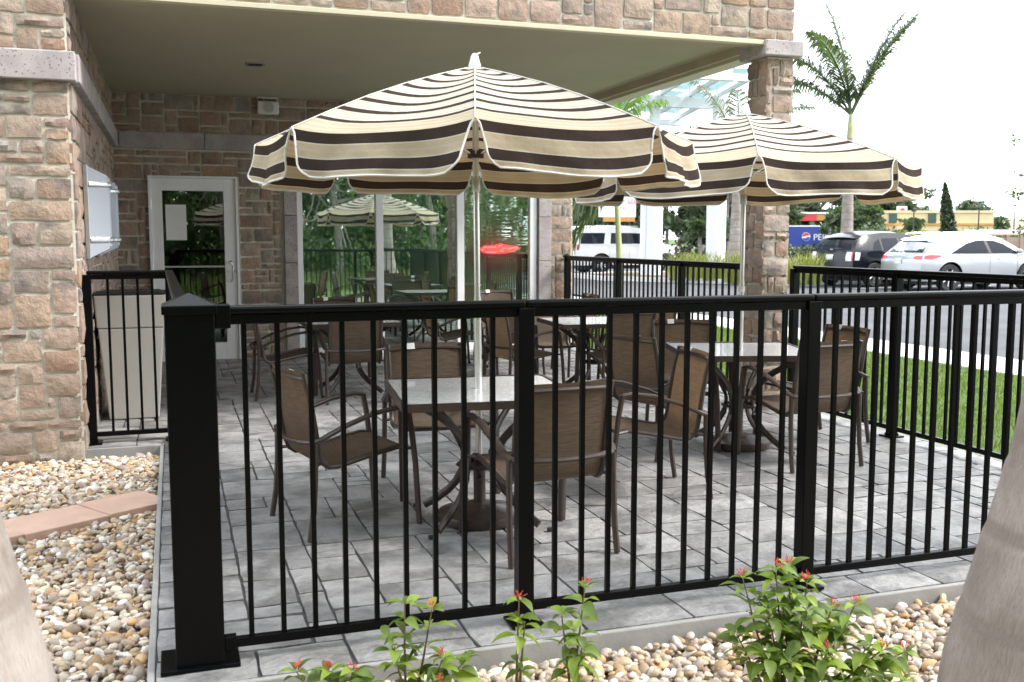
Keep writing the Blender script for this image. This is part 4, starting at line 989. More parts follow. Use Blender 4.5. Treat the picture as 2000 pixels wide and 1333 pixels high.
def bush(name, label, loc, rx, h, seed, leaf, m, n=900, group=None, cat='shrub'):
    rg = np.random.default_rng(seed); t = thing(name, label, cat, tuple(loc), 0, group); rr = random.Random(seed)
    cl = [(rr.uniform(-.6,.6)*rx, rr.uniform(-.6,.6)*rx, h*rr.uniform(.35,.8), rx*.5, rx*.5, h*.3) for _ in range(9)]+[(0,0,h*.4,rx*.7,rx*.7,h*.42)]
    V, Q = leaf_quads(clump_points(n, cl, rg), leaf, rg); mk('foliage', np_mesh('foliage', V, Q), M[m], t)
    sm = MB()
    for c in cl: sm.tube([(0,0,-.1), (c[0]*.4,c[1]*.4,c[2]*.5), c[:3]], [.03,.02,.006], 5)
    sm.build('stem', M['bark'], t); return t
def frond(parent, base, az, elev, L, m, rr, nl=34, lw=.035, ll=.55, droop=1.0, name='frond', plane=.5):
    """feather frond: rachis bends under its weight, leaflets in two ranks"""
    mb = MB(); pts = []; p = Vector(base); e = elev; seg = 12
    for i in range(seg+1):
        pts.append(p.copy()); p = p+Vector((math.cos(az)*math.cos(e), math.sin(az)*math.cos(e), math.sin(e)))*(L/seg); e -= droop*(.03+.14*(i/seg)**1.1)
    mb.tube(pts, [lerp(.028, .004, i/seg)*(L/2) for i in range(seg+1)], 5)
    for k in range(nl):
        u = .10+.88*k/nl; x = u*seg; i = min(int(x), seg-1); q = pts[i].lerp(pts[i+1], x-i); tg = (pts[i+1]-pts[i]).normalized()
        sd = tg.cross(Vector((0,0,1))); sd = sd.normalized() if sd.length > .05 else Vector((math.sin(az), -math.cos(az), 0)); upv = sd.cross(tg)
        l = ll*math.sin(PI*min(.97, .18+.80*u))**.7*rr.uniform(.8, 1.12)
        for s in (-1, 1):
            dv = (tg*.75+sd*s*1.0+upv*rr.uniform(-.1, plane)).normalized(); mid = q+dv*l*.5; tip = q+dv*l*.85+Vector((0,0,-l*rr.uniform(.3,.7)*max(.6, droop))); wv = dv.cross(upv).normalized()*lw*.5
            wv = (tg*.8+upv*.3).normalized()*lw*.5
            mb.add([q-wv*.5, q+wv*.5, mid+wv, mid-wv, tip], [(0,1,2,3), (3,2,4)])
    return mb.build(name, M[m], parent)
def palm(name, label, loc, prof, seed, fronds, crownshaft=None, group=None, m='palm_leaf', bark='palm_bark', bend=(0, 0), rings=()):
    rr = random.Random(seed); t = thing(name, label, 'palm tree', tuple(loc), 0, group); H = prof[-1][0]
    mb = MB(); P = []; Rr = []; n = 220
    for i in range(n+1):
        z = lerp(prof[0][0], H, i/n); f = max(0, z/H); P.append((bend[0]*f*f, bend[1]*f*f, z)); r = interp(z, prof)
        q_ = (z+.03*math.sin(z*7+seed)) % .235; r *= 1+.016*math.exp(-((q_-.11)/.013)**2)-.012*math.exp(-((q_-.145)/.012)**2)
        Rr.append(r)
    mb.tube(P, Rr, 28); mb.build('trunk', M[bark], t, smooth=True)
    tp = Vector(P[-1])
    if crownshaft:
        MB().tube([tp-Vector((0,0,.05)), tp+Vector((0,0,crownshaft*.5)), tp+Vector((0,0,crownshaft))], [Rr[-1]*1.1, Rr[-1]*.95, Rr[-1]*.45], 14).build('crownshaft', M['stem_green'], t, smooth=True); tp = tp+Vector((0,0,crownshaft*.9))
    for f in fronds: frond(t, tp, *f[:3], f[4] if len(f) > 4 else m, rr, ll=f[3], nl=f[5] if len(f) > 5 else 36, droop=f[6] if len(f) > 6 else 1., lw=f[7] if len(f) > 7 else .035)
    return t
# near palms at the bed in front of the railing
NP = [(-.2,.43),(.0,.425),(.2,.41),(.48,.375),(.74,.312),(.95,.26),(1.1,.225),(1.3,.195),(1.8,.165),(3.2,.15),(4.6,.12)]
cf = lambda s: [(a*2*PI/9+s, .95-.35*(a % 3), 2.3, .62) for a in range(9)]
palm('palm_tree', 'ringed grey palm trunk cut off by the left edge of the picture', (-1.36, 2.08, -.08), NP, 5, cf(.2), .9, 'near palms in the pebble bed')
palm('palm_tree', 'stout ringed palm trunk in the lower right corner of the picture', (1.575, 2.60, -.08), NP, 6, cf(.5), .9, 'near palms in the pebble bed')
palm('palm_tree', 'palm seen only mirrored in the middle window pane', tuple(W(5.75, -5.75, -.08)), NP, 8, cf(.9), .9, 'near palms in the pebble bed')
# palms across the car park
p = onto(1650, 34.0); z0 = zt(p.x, p.y)
palm('palm_tree', 'young palm with upright ragged fronds behind the black car', (p.x, p.y, z0), [(-.1,.24),(1.0,.22),(2.4,.19),(4.3,.13),(4.9,.10)], 21,
     [(-.25, 1.2, 3.6, .95, 'palm_leaf', 90, .55, .06), (2.6, 1.45, 3.9, .9, 'palm_leaf', 90, .35, .06), (.05, 1.12, 4.0, 1.0, 'palm_leaf', 95, .35, .06), (PI-.1, 1.02, 3.3, 1.0, 'palm_leaf', 90, .9, .06), (PI+.5, 1.25, 3.4, 1.0, 'palm_leaf', 90, 1.0, .06), (PI-.4, .75, 3.2, 1.0, 'palm_leaf', 90, 1.0, .06), (-.1, 1.22, 3.7, 1.0, 'palm_leaf', 90, .3, .06)], .8, bark='palm_bark')
p = onto(1436, 33.0); z0 = zt(p.x, p.y)
palm('palm_tree', 'ringed palm trunk between the white columns and the stone pillar', (p.x, p.y, z0), [(-.1,.28),(.6,.26),(2.4,.19),(3.2,.15),(3.6,.11)], 23,
     [(PI-.2, .5, 3.0, .8, 'palm_leaf', 44, 1.9, .05), (PI+.7, .6, 3.2, .8, 'palm_leaf', 44, 1.7, .05), (.2, .9, 3.2, .8, 'palm_leaf', 44, 1.1, .05), (1.4, 1.2, 3.2, .8, 'palm_leaf', 44, 1.0, .05), (-.8, 1.1, 3.0, .8, 'palm_leaf', 44, 1.2, .05), (2.4, 1.2, 3.3, .8, 'palm_leaf', 44, .8, .05)], .8)
p = onto(1211, 20.0)
palm('slender_palm', 'slender green-stemmed young palm with a hanging frond before the white car', (p.x, p.y, -.07), [(-.1,.065),(1.5,.058),(2.6,.045),(3.2,.04)], 25,
     [(PI+.05, .15, 2.0, .55, 'palm_leaf', 46, 1.9, .06), (PI-.5, .45, 1.3, .4, 'palm_leaf', 24, 2.6, .05), (.3, .9, 1.4, .5, 'palm_bright', 30, 1.0, .05), (2.0, 1.25, 1.4, .5, 'palm_bright', 30, .8, .05), (-1.0, 1.1, 1.3, .5, 'palm_bright', 30, 1.0, .05)], .5, bark='stem_green', bend=(-.15, 0))
sp_ = bpy.data.objects[[o.name for o in COL.objects if o.name.startswith('slender_palm')][0]]
frond(sp_, (-.12, 0, 2.75), PI+.1, -.35, 2.1, 'palm_leaf', random.Random(3), 54, .07, .62, 1.5); frond(sp_, (-.12, 0, 2.6), PI-.25, -.7, 1.7, 'palm_leaf', random.Random(4), 44, .07, .55, .9)
p = onto(1272, 41.5); t = thing('palm_tree', 'palm whose drooping crown hangs between the two white columns', 'palm tree', (p.x, p.y, zt(p.x, p.y)), 0)
MB().tube([(.1,.1,-.1),(.05,.1,2.0),(.0,.0,4.4)], [.13,.11,.09], 12).build('trunk', M['palm_bark'], t, smooth=True)
for k, (a, e) in enumerate(((-.25,.25), (.1,.5), (.5,.1), (1.5,.6), (2.6,.4), (PI,.3), (-1.2,.5))): frond(t, (0,0,4.4), a, e, 2.9, 'palm_leaf', random.Random(k), 50, .09, .95, 2.0)

# far trees: individuals standing along the road
far = []
fr = random.Random(31)
defs = [ # px, distance, height, crown radius, kind
 (1100,95,8.5,4.0,0),(1150,120,7.5,4.0,0),(1195,110,5.0,3.2,0),(1245,100,6.5,3.4,0),(1300,92,9.0,4.2,0),(1345,105,10.5,4.6,0),(1380,96,8.0,4.0,0),(1418,90,10.0,4.4,0),(1455,100,9.0,4.0,0),(1500,110,8.5,4.2,0),
 (1552,125,8.2,4.2,0),(1585,135,9.0,4.4,0),(1620,130,9.0,4.2,0),(1655,128,9.2,4.0,0),(1688,122,8.6,3.8,0),(1712,118,7.6,3.4,0),(1745,130,9.0,3.2,1),(1768,126,8.8,3.2,1),(1790,150,6.0,3.0,1),(1815,125,4.8,2.6,0),(1885,110,5.0,3.6,0),(1668,68,3.6,2.0,0),(1688,66,3.4,1.6,0)]
wds = ['dense', 'rounded', 'low spreading', 'tall', 'dark', 'ragged', 'broad', 'pale', 'narrow', 'thin', 'small', 'open-crowned']
for k, (px, y, h, cr, kind) in enumerate(defs):
    p = onto(px, y); where = 'between the white columns' if 1290 < px < 1400 else 'left of the white columns' if px <= 1290 else 'behind the stone pillar' if px < 1540 else 'above the blue trailer' if px < 1640 else 'behind the black car' if px < 1730 else 'beyond the yellow building'
    lab = f'{wds[k % 12]} green {"pine" if kind else "tree"} on the far road {where}'
    tree('far_tree', lab, (p.x, y, zt(p.x, y)), h, cr, 100+k, .75 if kind == 0 else .6, 'leaf_far', 3600 if kind == 0 else 1200, .16, .12 if kind == 0 else .55, 'trees along the far road', 1.2 if kind == 0 else .8)
# far palms near the yellow building
for px, y, h, lab in ((1778, 74, 3.0, 'bushy palm in front of the yellow building'), (1742, 112, 4.6, 'green palm left of the round red sign'), (1365, 70, 2.9, 'small cabbage palm on the verge, left of two'), (1388, 70, 2.8, 'small cabbage palm on the verge, right of two')):
    p = onto(px, y); rr = random.Random(px); 
    palm('far_palm', lab, (p.x, y, zt(p.x, y)), [(-.1,.16),(h*.6,.13)], px, [(rr.uniform(0, 6.28), rr.uniform(.1, 1.2), 1.7, .8, 'leaf_far', 18, 1.0, .12) for _ in range(14)])
# cypress leaning beside the cars
p = onto(1858, 42); t = thing('cypress_tree', 'narrow leaning dark cypress behind the silver car', 'tree', (p.x, 42, zt(p.x, 42)), 0)
MB().tube([(0,0,-.1),(-.2,0,1.5),(-.42,0,3.4)], [.1,.06,.015], 8).build('trunk', M['bark'], t)
rg = np.random.default_rng(5); n = 3200; z = rg.uniform(.15, 3.75, n); rr_ = np.interp(z, [0,.4,1.5,3.0,3.75], [.30,.42,.36,.2,.03])*np.sqrt(rg.uniform(.25, 1, n)); a = rg.uniform(0, 6.28, n)
V, Q = leaf_quads(np.stack([-.125*z+rr_*np.cos(a), rr_*np.sin(a), z], 1), .16, rg, .5, -1.2); mk('crown', np_mesh('crown', V, Q), M['cypress'], t)
# shrubs
p = onto(1621, 80); tree('small_tree', 'small round grey-green tree half hiding the blue trailer', (p.x, 80, zt(p.x, 80)), 2.9, 1.0, 55, .3, 'leaf_far', 1800, .06, .5)
for px, y, rx, h, m, n, lab in ((1705,60,2.2,2.4,'leaf_far',1300,'tall feathery shrub right of the ringed palm'),
     (1797,58,2.2,1.9,'leaf_pale',900,'yellow-green mound shrub before the yellow building'), (1868,60,1.6,2.2,'leaf_pale',350,'thin pale shrub before the yellow wall'),
     (1920,75,2.2,2.4,'leaf_far',800,'dark shrub left of the masonry wall lamps'), (1955,85,3.0,2.3,'leaf_far',900,'low green shrub above the masonry wall'), (1992,80,2.6,2.6,'leaf_far',900,'green shrub at the right picture edge above the wall'), (2050,80,2.6,2.6,'leaf_far',900,'green shrub beyond the right picture edge'),
     (1590,34,.55,1.35,'leaf_dark',160,'small dark-leaved shrub left of the black car'), (1334,36,.7,1.7,'leaf_dark',260,'dark-leaved shrub at the nose of the white car')):
    p = onto(px, y); bush('shrub', lab, (p.x, y, zt(p.x, y)), rx, h, px, .34 if y > 50 else .2, m, n)
for k, px in enumerate(range(1548, 1700, 38)):
    p = onto(px, 66); bush('hedge_shrub', ['clipped dark hedge shrub under the trailer, left end', 'clipped dark hedge shrub under the trailer lettering', 'clipped dark hedge shrub below the trailer cab end', 'clipped dark hedge shrub behind the black car roof'][k], (p.x, 66, zt(p.x, 66)), 1.5, 1.1, 900+k, .25, 'leaf_dark' if k % 2 else 'leaf_far', 700, 'dark hedge under the trailer')
# ornamental grasses in the island
gr = random.Random(12)
GL = ['at the front wheel of the large white car', 'just right of the large white car nose', 'midway between the two white columns', 'just left of the second white column', 'at the foot of the second white column', 'just right of the second white column', 'left of the ringed palm trunk foot', 'right of the ringed palm trunk foot', 'behind the farther parasol pole', 'touching the stone pillar on its left', 'touching the stone pillar on its right', 'second to the right of the stone pillar', 'third to the right of the stone pillar', 'closest to the black car']
for k, (px, y) in enumerate(((1318,34.2),(1338,35.5),(1352,34),(1368,35.2),(1384,33.8),(1412,34),(1428,32.6),(1450,32.4),(1470,32.2),(1490,32),(1548,31.6),(1562,31),(1576,31.5),(1590,31.2))):
    p = onto(px, y); t = thing('grass_tuft', 'yellow-green grass tuft '+GL[k], 'ornamental grass', (p.x, y, zt(p.x, y)+.09), 0, 'ornamental grasses in the planting island')
    mb = MB()
    for b in range(75):
        a = gr.uniform(0, 6.28); l = gr.uniform(.5, 1.15); q = gr.uniform(.1, .6); x0 = gr.uniform(-.2,.2); y0 = gr.uniform(-.2,.2); w = .012
        m1 = (x0+math.cos(a)*l*q*.4, y0+math.sin(a)*l*q*.4, l*.7); m2 = (x0+math.cos(a)*l*q, y0+math.sin(a)*l*q, l*.95)
        mb.add([(x0-w,y0,0),(x0+w,y0,0),(m1[0]+w,m1[1],m1[2]),(m1[0]-w,m1[1],m1[2]),m2], [(0,1,2,3),(3,2,4)])
    mb.build('blades', M['reed'], t)
# tree whose twigs reach in from the right
t = thing('street_tree', 'sparse leafy twigs reaching in at the right picture edge', 'tree', (8.6, 14.5, -.07), 0)
tm = MB(); tm.tube([(0,0,-.1),(.05,0,1.2),(-.05,.1,2.4),(.1,.1,3.6)], [.07,.055,.04,.015], 8); cl = []
rr = random.Random(4)
for k in range(16):
    z = rr.uniform(1.5, 3.7); a = rr.uniform(2.2, 4.0) if k < 9 else rr.uniform(0, 6.28); l = rr.uniform(.7, 1.7); e = Vector((math.cos(a)*l, math.sin(a)*l, z+rr.uniform(-.25, .35)))
    tm.tube([(0,.05,z-.3), Vector((0,.05,z-.3)).lerp(e, .5)+Vector((0,0,.1)), e], [.014,.008,.002], 5)
    for q in range(4): c = Vector((0,.05,z-.3)).lerp(e, rr.uniform(.55, 1.05)); cl.append((c.x, c.y, c.z, .15, .15, .09))
tm.build('trunk', M['bark'], t, smooth=True); rg = np.random.default_rng(8)
V, Q = leaf_quads(clump_points(900, cl, rg), .085, rg, .5); mk('leaves', np_mesh('leaves', V, Q), M['leaf_tree'], t)
# woodland edge behind the photographer, mirrored in the glass
wd = ['leafy tree mirrored at the left end of the window', 'leaning grey-stemmed tree mirrored behind the parasol', 'leafy tree mirrored beside the palm trunk', 'broad tree mirrored in the middle pane', 'dense tree mirrored in the right pane', 'tree mirrored at the right end of the window', 'understorey tree mirrored in the door glass', 'tall tree mirrored above the railing']
for k, (x, y, h, cr) in enumerate(((-11,-6.5,8,3.4),(-7.5,-8,9,3.6),(-3.5,-8,8,3.4),(.5,-9,9,3.8),(4.5,-7.5,8.5,3.4),(8.5,-7,8,3.4),(-15,-8,8,3.6),(12.5,-7,9,3.6))):
    tree('woodland_tree', wd[k], (x, y, -.1), h, cr, 300+k, .20, 'leaf_wood', 4200, .13, .05, 'trees behind the photographer', 1.8, (fr.uniform(-1.2,1.2), 0))
rg = np.random.default_rng(78); n = 60000
V, Q = leaf_quads(np.stack([rg.uniform(-26, 20, n), -9.5-5*rg.random(n)**1.5, 13*rg.random(n)**1.2], 1), .46, rg, .6)
setting(mk('woodland', np_mesh('woodland', V, Q), M['leaf_wood']), 'stuff')
rg = np.random.default_rng(77); n = 9000; cx = rg.uniform(-18, 14, n); cy = rg.uniform(-9, -3.2, n); l = rg.uniform(.25, .7, n)
base = np.stack([cx, cy, np.full(n, -.1)], 1); tip = base+np.stack([rg.normal(0, .15, n), rg.normal(0, .15, n), l], 1); wv = np.stack([np.full(n, .02), rg.normal(0, .01, n), np.zeros(n)], 1)
V = np.stack([base-wv, base+wv, tip], 1).reshape(-1, 3); setting(mk('verge_grass', np_mesh('verge_grass', V, tris=np.arange(3*n).reshape(-1, 3)), M['wild']), 'stuff')
# lawn blades
rg = np.random.default_rng(3); n = 60000; r = rg.uniform(6.26, 10.1, n); d = -5+18*rg.uniform(0, 1, n)**1.15
bx = OX+r*CT-d*ST; by = OY+r*ST+d*CT; l = rg.uniform(.035, .085, n)*(1+np.clip(d-3, 0, 8)*.05)
base = np.stack([bx, by, np.full(n, -.068)], 1); ang = rg.uniform(0, 6.28, n); wv = np.stack([np.cos(ang), np.sin(ang), np.zeros(n)], 1)*(.0035+.0004*np.clip(d+4, 0, 20))[:, None]
tip = base+np.stack([rg.normal(0, .025, n), rg.normal(0, .025, n), l], 1); V = np.stack([base-wv, base+wv, tip], 1).reshape(-1, 3)
setting(mk('lawn_grass', np_mesh('lawn_grass', V, tris=np.arange(3*n).reshape(-1, 3)), M['grass']), 'stuff')

# ------------------------------------------------------------------ river pebbles
def ico(sub):
    bm = bmesh.new(); bmesh.ops.create_icosphere(bm, subdivisions=sub, radius=1.0); v = np.array([x.co[:] for x in bm.verts]); f = np.array([[q.index for q in x.verts] for x in bm.faces]); bm.free(); return v, f
PCOL = np.array([(.55,.44,.30),(.62,.55,.43),(.42,.28,.15),(.72,.68,.60),(.38,.31,.26),(.50,.40,.32),(.58,.38,.20),(.66,.58,.46),(.46,.36,.24),(.74,.72,.68),(.33,.24,.17),(.52,.42,.36)])
def pebbles(name, label, region, step, seed, keep):
    rg = np.random.default_rng(seed); (r0, r1, d0, d1) = region
    R0, D0 = np.meshgrid(np.arange(r0, r1, step), np.arange(d0, d1, step)); r = R0.ravel()+rg.uniform(-.5,.5,R0.size)*step; d = D0.ravel()+rg.uniform(-.5,.5,R0.size)*step
    ex = rg.random(r.size) < .45; lay = np.concatenate([np.zeros(r.size), np.ones(int(ex.sum()))]); r = np.concatenate([r, r[ex]+rg.uniform(-.5,.5,ex.sum())*step]); d = np.concatenate([d, d[ex]+rg.uniform(-.5,.5,ex.sum())*step])
    k = keep(r, d); r, d, lay = r[k], d[k], lay[k]; n = len(r); v, f = ico(2); m = len(v)
    s = step*.52*np.exp(rg.normal(.05, .28, n)); s = np.clip(s, step*.3, step*1.05)
    ax = np.stack([s*rg.uniform(.85,1.45,n), s*rg.uniform(.7,1.05,n), s*rg.uniform(.45,.75,n)], 1)
    P = v[None]*ax[:, None, :]
    P *= (1+.12*np.sin(v[None,:,0]*3+rg.uniform(0,6,n)[:,None])*np.sin(v[None,:,1]*2.5+rg.uniform(0,6,n)[:,None]))[:, :, None]
    q = rg.normal(size=(n, 4))*np.array([1,.22,.22,1.]); q /= np.linalg.norm(q, axis=1)[:, None]; w, x, y, z = q.T
    Rm = np.stack([np.stack([1-2*(y*y+z*z),2*(x*y-z*w),2*(x*z+y*w)],1),np.stack([2*(x*y+z*w),1-2*(x*x+z*z),2*(y*z-x*w)],1),np.stack([2*(x*z-y*w),2*(y*z+x*w),1-2*(x*x+y*y)],1)],1)
    P = np.einsum('nij,nmj->nmi', Rm, P); zz = -.078+lay*.016+rg.uniform(-.006,.008,n)
    P[:, :, 0] += r[:, None]; P[:, :, 1] += d[:, None]; P[:, :, 2] += zz[:, None]
    c = PCOL[rg.integers(0, len(PCOL), n)]*rg.uniform(.75, 1.2, n)[:, None]; c = np.clip(c, 0, .85)
    F = (f[None]+(np.arange(n)*m)[:, None, None]).reshape(-1, 3); me = np_mesh(name, P.reshape(-1, 3), tris=F, cols=np.repeat(c, m, 0))
    me.polygons.foreach_set('use_smooth', np.ones(len(me.polygons), bool))
    o = mk(name, me, M['pebble'], loc=(OX, OY, 0), rot=TH); o['label'] = label; o['category'] = 'gravel'; setting(o, 'stuff'); return o
A2 = np.array([.525, -1.44]); DV = np.array([-.8405, -.5419]); NV2 = np.array([.5419, -.8405])
def off_edging(r, d): return np.abs((r-A2[0])*NV2[0]+(d-A2[1])*NV2[1]) > .20
def off_palm(r, d):
    ok = np.ones(len(r), bool)
    for x, y in ((-1.36, 2.08), (1.575, 2.60)): a, b = bfp(x, y); ok &= (r-a)**2+(d-b)**2 > .36**2
    return ok
pebbles('pebble_bed', 'tan and white river pebbles left of the patio slab', (-1.5, .52, -5.9, -.03), .034, 1, lambda r, d: off_edging(r, d) & off_palm(r, d))
pebbles('pebble_bed', 'tan and white river pebbles in front of the railing', (.53, 6.6, -6.1, -4.43), .035, 2, lambda r, d: off_palm(r, d))

# ------------------------------------------------------------------ firebush plants before the railing
def leaf_mesh(k):
    rr = random.Random(k); V = []; F = []; L = 1.; n = 6; dr = rr.uniform(.15, .5); wd_ = rr.uniform(.19, .25)
    for i in range(n+1):
        u = i/n; w = wd_*math.sin(PI*u**.85)**.9; z = .10*math.sin(PI*u*.8)-dr*u*u; V += [(u*L, -w, z+w*.35), (u*L, 0, z), (u*L, w, z+w*.35)]
    for i in range(n):
        a = i*3; F += [(a,a+3,a+4,a+1), (a+1,a+4,a+5,a+2)]
    me = MB().add(V, F).mesh('leaf'); shade(me, 3.0); me.materials.append(M['leaf_shrub']); return me
LM = [leaf_mesh(k) for k in range(4)]
def flower_mesh(k):
    rr = random.Random(k); mb = MB()
    for q in range(13):
        a = rr.uniform(0, 6.28); e = rr.uniform(.2, 1.3); l = rr.uniform(.014, .032); d = Vector((math.cos(a)*math.cos(e), math.sin(a)*math.cos(e), math.sin(e))); s = d*.006
        mb.tube([s, s+d*l*.6, s+d*l], [.0007,.0012,.0018], 5)
    me = mb.mesh('flower_cluster'); me.materials.append(M['flower']); return me
FM = [flower_mesh(k) for k in range(3)]
def firebush(label, x, y, stems, seed, sc=1.):
    rr = random.Random(seed); t = thing('firebush', label, 'shrub', (x, y, -.075), 0, 'firebush plants before the railing'); sm = MB()
    for (sx, sy, h, nodes, fl) in stems:
        b0 = Vector((rr.uniform(-.02,.02)+sx*.15, sy*.15, -.02)); tip = Vector((sx, sy, h)); mid = b0.lerp(tip, .5)+Vector((sx*.12, sy*.1, .04))
        pts = [b0.lerp(mid, u*2) if u <= .5 else mid.lerp(tip, u*2-1) for u in (0, .25, .5, .75, 1)]; sm.tube(pts, [.006,.005,.004,.003,.002], 6)
        for k in range(nodes):
            u = lerp(.36, 1.0, (k/(nodes-1))**.9) if nodes > 1 else 1; x_ = u*4; i = min(int(x_), 3); p = pts[i].lerp(pts[i+1], x_-i); a0 = rr.uniform(0, 6.28); nl = 4 if k < nodes-1 else 5
            for q in range(nl):
                a = a0+q*2*PI/nl+rr.uniform(-.35,.35); s = sc*rr.uniform(.055,.10)*(.75 if k == nodes-1 else 1)*(1.0 if u > .4 else .8)
                o = mk('leaf', rr.choice(LM), None, t, p+Vector((math.cos(a), math.sin(a), .1))*.006, (rr.uniform(-.5,.5), rr.uniform(-.45,.35) if u < .9 else rr.uniform(-.7,.1), a)); o.scale = (s, s*rr.uniform(.9,1.15), s)
        if fl:
            o = mk('flower_cluster', rr.choice(FM), None, t, tip+Vector((0,0,.012)), (rr.uniform(-.6,.6), rr.uniform(-.6,.6), rr.uniform(0,6)))
            o.scale = (.9,)*3
    sm.build('stem', M['stem'], t, smooth=True); return t
def place(px, y): return (px-1000)/1950*y, y
x, y = place(795, 3.28); firebush('leafy green firebush with red flowers, tallest of the left group', x, y, [(-.02,0,.41,5,0),(.07,.03,.38,4,1),(-.07,-.02,.30,4,0),(.11,-.02,.23,4,1),(.19,.02,.21,4,0),(.10,-.08,.16,4,1)], 1)
x, y = place(640, 3.22); firebush('low firebush sprig with red buds at the bottom edge, left', x, y, [(-.13,.0,.20,3,1),(-.02,.02,.19,3,1),(.06,.0,.20,4,1),(.12,-.03,.17,4,0)], 2)
x, y = place(1014, 3.40); firebush('single-stemmed firebush sprig before the second railing post', x, y, [(.0,.02,.37,4,1),(.02,.0,.29,2,0)], 3)
x, y = place(1118, 3.36); firebush('firebush sprig with red flowers right of the single-stemmed one', x, y, [(.05,0,.44,5,1),(-.03,.01,.34,4,0),(.04,-.03,.24,4,0)], 4)
x, y = place(1565, 3.38); firebush('big bushy firebush in front of the railing on the right', x, y, [(-.06,.0,.50,7,1),(.0,.05,.49,7,1),(.05,.0,.45,6,1),(-.17,.02,.46,6,1),(-.10,-.06,.38,6,0),(.03,-.08,.38,6,0),(.12,-.02,.33,5,0),(.22,.0,.37,6,1),(.16,.06,.34,5,1),(.26,-.06,.25,5,0),(.09,-.12,.25,5,1),(-.04,-.14,.22,5,0),(.31,-.03,.22,5,1),(-.12,-.12,.25,5,0),(-.02,.04,.36,6,0),(.40,.0,.20,5,1),(.36,-.1,.14,4,0),(-.20,-.04,.28,5,0),(.22,-.12,.16,5,0)], 5)

# ------------------------------------------------------------------ far roadside
M['yellow'] = mat('yellow render', (.62,.52,.30), .8, vary=.06, scale=1); M['green_sign'] = mat('dark green', (.03,.07,.06), .5); M['blue'] = mat('blue trailer', (.025,.05,.30), .4, vary=.08); M['red'] = mat('red fascia', (.60,.04,.06), .4)
M['brickwall'] = mat('brown masonry', (.33,.24,.19), .9, vary=.15, scale=3, bscale=12); M['orange'] = mat('orange fascia', (.50,.24,.06), .6); M['dark_metal'] = mat('dark pole', (.05,.05,.055), .5); M['text_grey'] = mat('grey lettering', (.30,.30,.36), .6); M['text_red'] = mat('red lettering', (.55,.16,.18), .6); M['globe_blue'] = mat('emblem blue', (.03,.10,.45), .4)
def text(body, size, m, parent, loc, rot=(PI/2, 0, 0), align='CENTER'):
    cu = bpy.data.curves.new('lettering', 'FONT'); cu.body = body; cu.size = size; cu.align_x = align; cu.align_y = 'CENTER'; cu.extrude = .01
    o = bpy.data.objects.new('lettering', cu); COL.objects.link(o); me = bpy.data.meshes.new_from_object(o.evaluated_get(bpy.context.evaluated_depsgraph_get())); bpy.data.objects.remove(o); me.materials.clear(); me.materials.append(m); o = bpy.data.objects.new('lettering', me); COL.objects.link(o); o.parent = parent; o.location = loc; o.rotation_euler = rot; return o
y = 82.; x0, x1 = onto(1702, y).x, onto(1934, y).x; zb = .1
t = thing('yellow_building', 'low yellow rendered building with dark green panels across the road', 'building', ((x0+x1)/2, y, zb), 0); hw_ = (x1-x0)/2
MB().box(-hw_, hw_, 0, 8, 0, 3.55).build('wall', M['yellow'], t)
MB().box(-hw_, hw_, -.12, 0, 2.55, 2.72).build('cornice', M['orange'], t)
MB().box(-hw_-.1, hw_+.1, -.1, 8.1, 3.55, 3.75).build('parapet', M['yellow'], t)
for px in (1738, 1814): xx = onto(px, y).x-(x0+x1)/2; MB().box(xx-.3, xx+.3, -.16, -.01, 2.75, 3.5).build('panel', M['green_sign'], t)
xx = onto(1757, y).x-(x0+x1)/2; MB().box(xx-.75, xx+.75, -.9, -.01, .0, 2.5).build('porch', M['yellow'], t); MB().box(xx-.36, xx+.36, -.94, -.905, .2, 2.2).build('opening', M['car_glass'], t)
for px in (1718, 1830): xx = onto(px, y).x-(x0+x1)/2; MB().box(xx-.08, xx+.08, -.1, -.01, 2.1, 2.25).build('wall_lamp', M['dark_metal'], t)
xx = onto(1718, y).x-(x0+x1)/2; MB().add([(xx,-.06,1.0),(xx+.4,-.06,1.4),(xx,-.06,1.8),(xx-.4,-.06,1.4),(xx,-.01,1.0),(xx+.4,-.01,1.4),(xx,-.01,1.8),(xx-.4,-.01,1.4)], [(0,1,2,3),(0,4,5,1),(1,5,6,2),(2,6,7,3),(3,7,4,0)]).build('diamond_panel', M['green_sign'], t)
y = 92.; p = onto(1755, y); t = thing('restaurant_sign', 'white roadside sign with a round red emblem on a pole', 'sign', (p.x, y, .1), 0)
MB().box(-.45, .45, -.15, .15, 3.55, 4.4).build('board', M['plastic_white'], t, bevel=.03); MB().lathe([(.22,-.03),(.22,.03)], 20, (0,-.17,4.03), axis='y').build('emblem', M['red'], t); MB().box(-.3, .3, -.14, .14, 3.3, 3.52).build('lower_board', M['red'], t); MB().tube([(0,0,-.1),(0,0,3.5)], .07, 8).build('pole', M['dark_metal'], t)
MB().tube([(-.3,0,4.4),(-.25,0,4.75),(0,0,4.85),(.2,0,4.7),(.25,0,4.4)], .03, 6).build('top_scroll', M['dark_metal'], t)
y = 98.; x0, x1 = onto(1500, y).x, onto(1628, y).x; t = thing('trailer', 'blue soft-drink trailer with a round tricolour emblem, partly behind a shrub', 'trailer', ((x0+x1)/2, y, .0), 0); hw_ = (x1-x0)/2
MB().box(-hw_, hw_, 0, 2.4, .75, 2.72).build('box_body', M['blue'], t, bevel=.03); MB().box(-hw_, hw_, -.03, 2.42, 2.725, 2.85).build('roof_edge', M['plastic_white'], t)
ex = onto(1571, y).x-(x0+x1)/2; em = thing_part('emblem', t, (ex, -.02, 1.75))
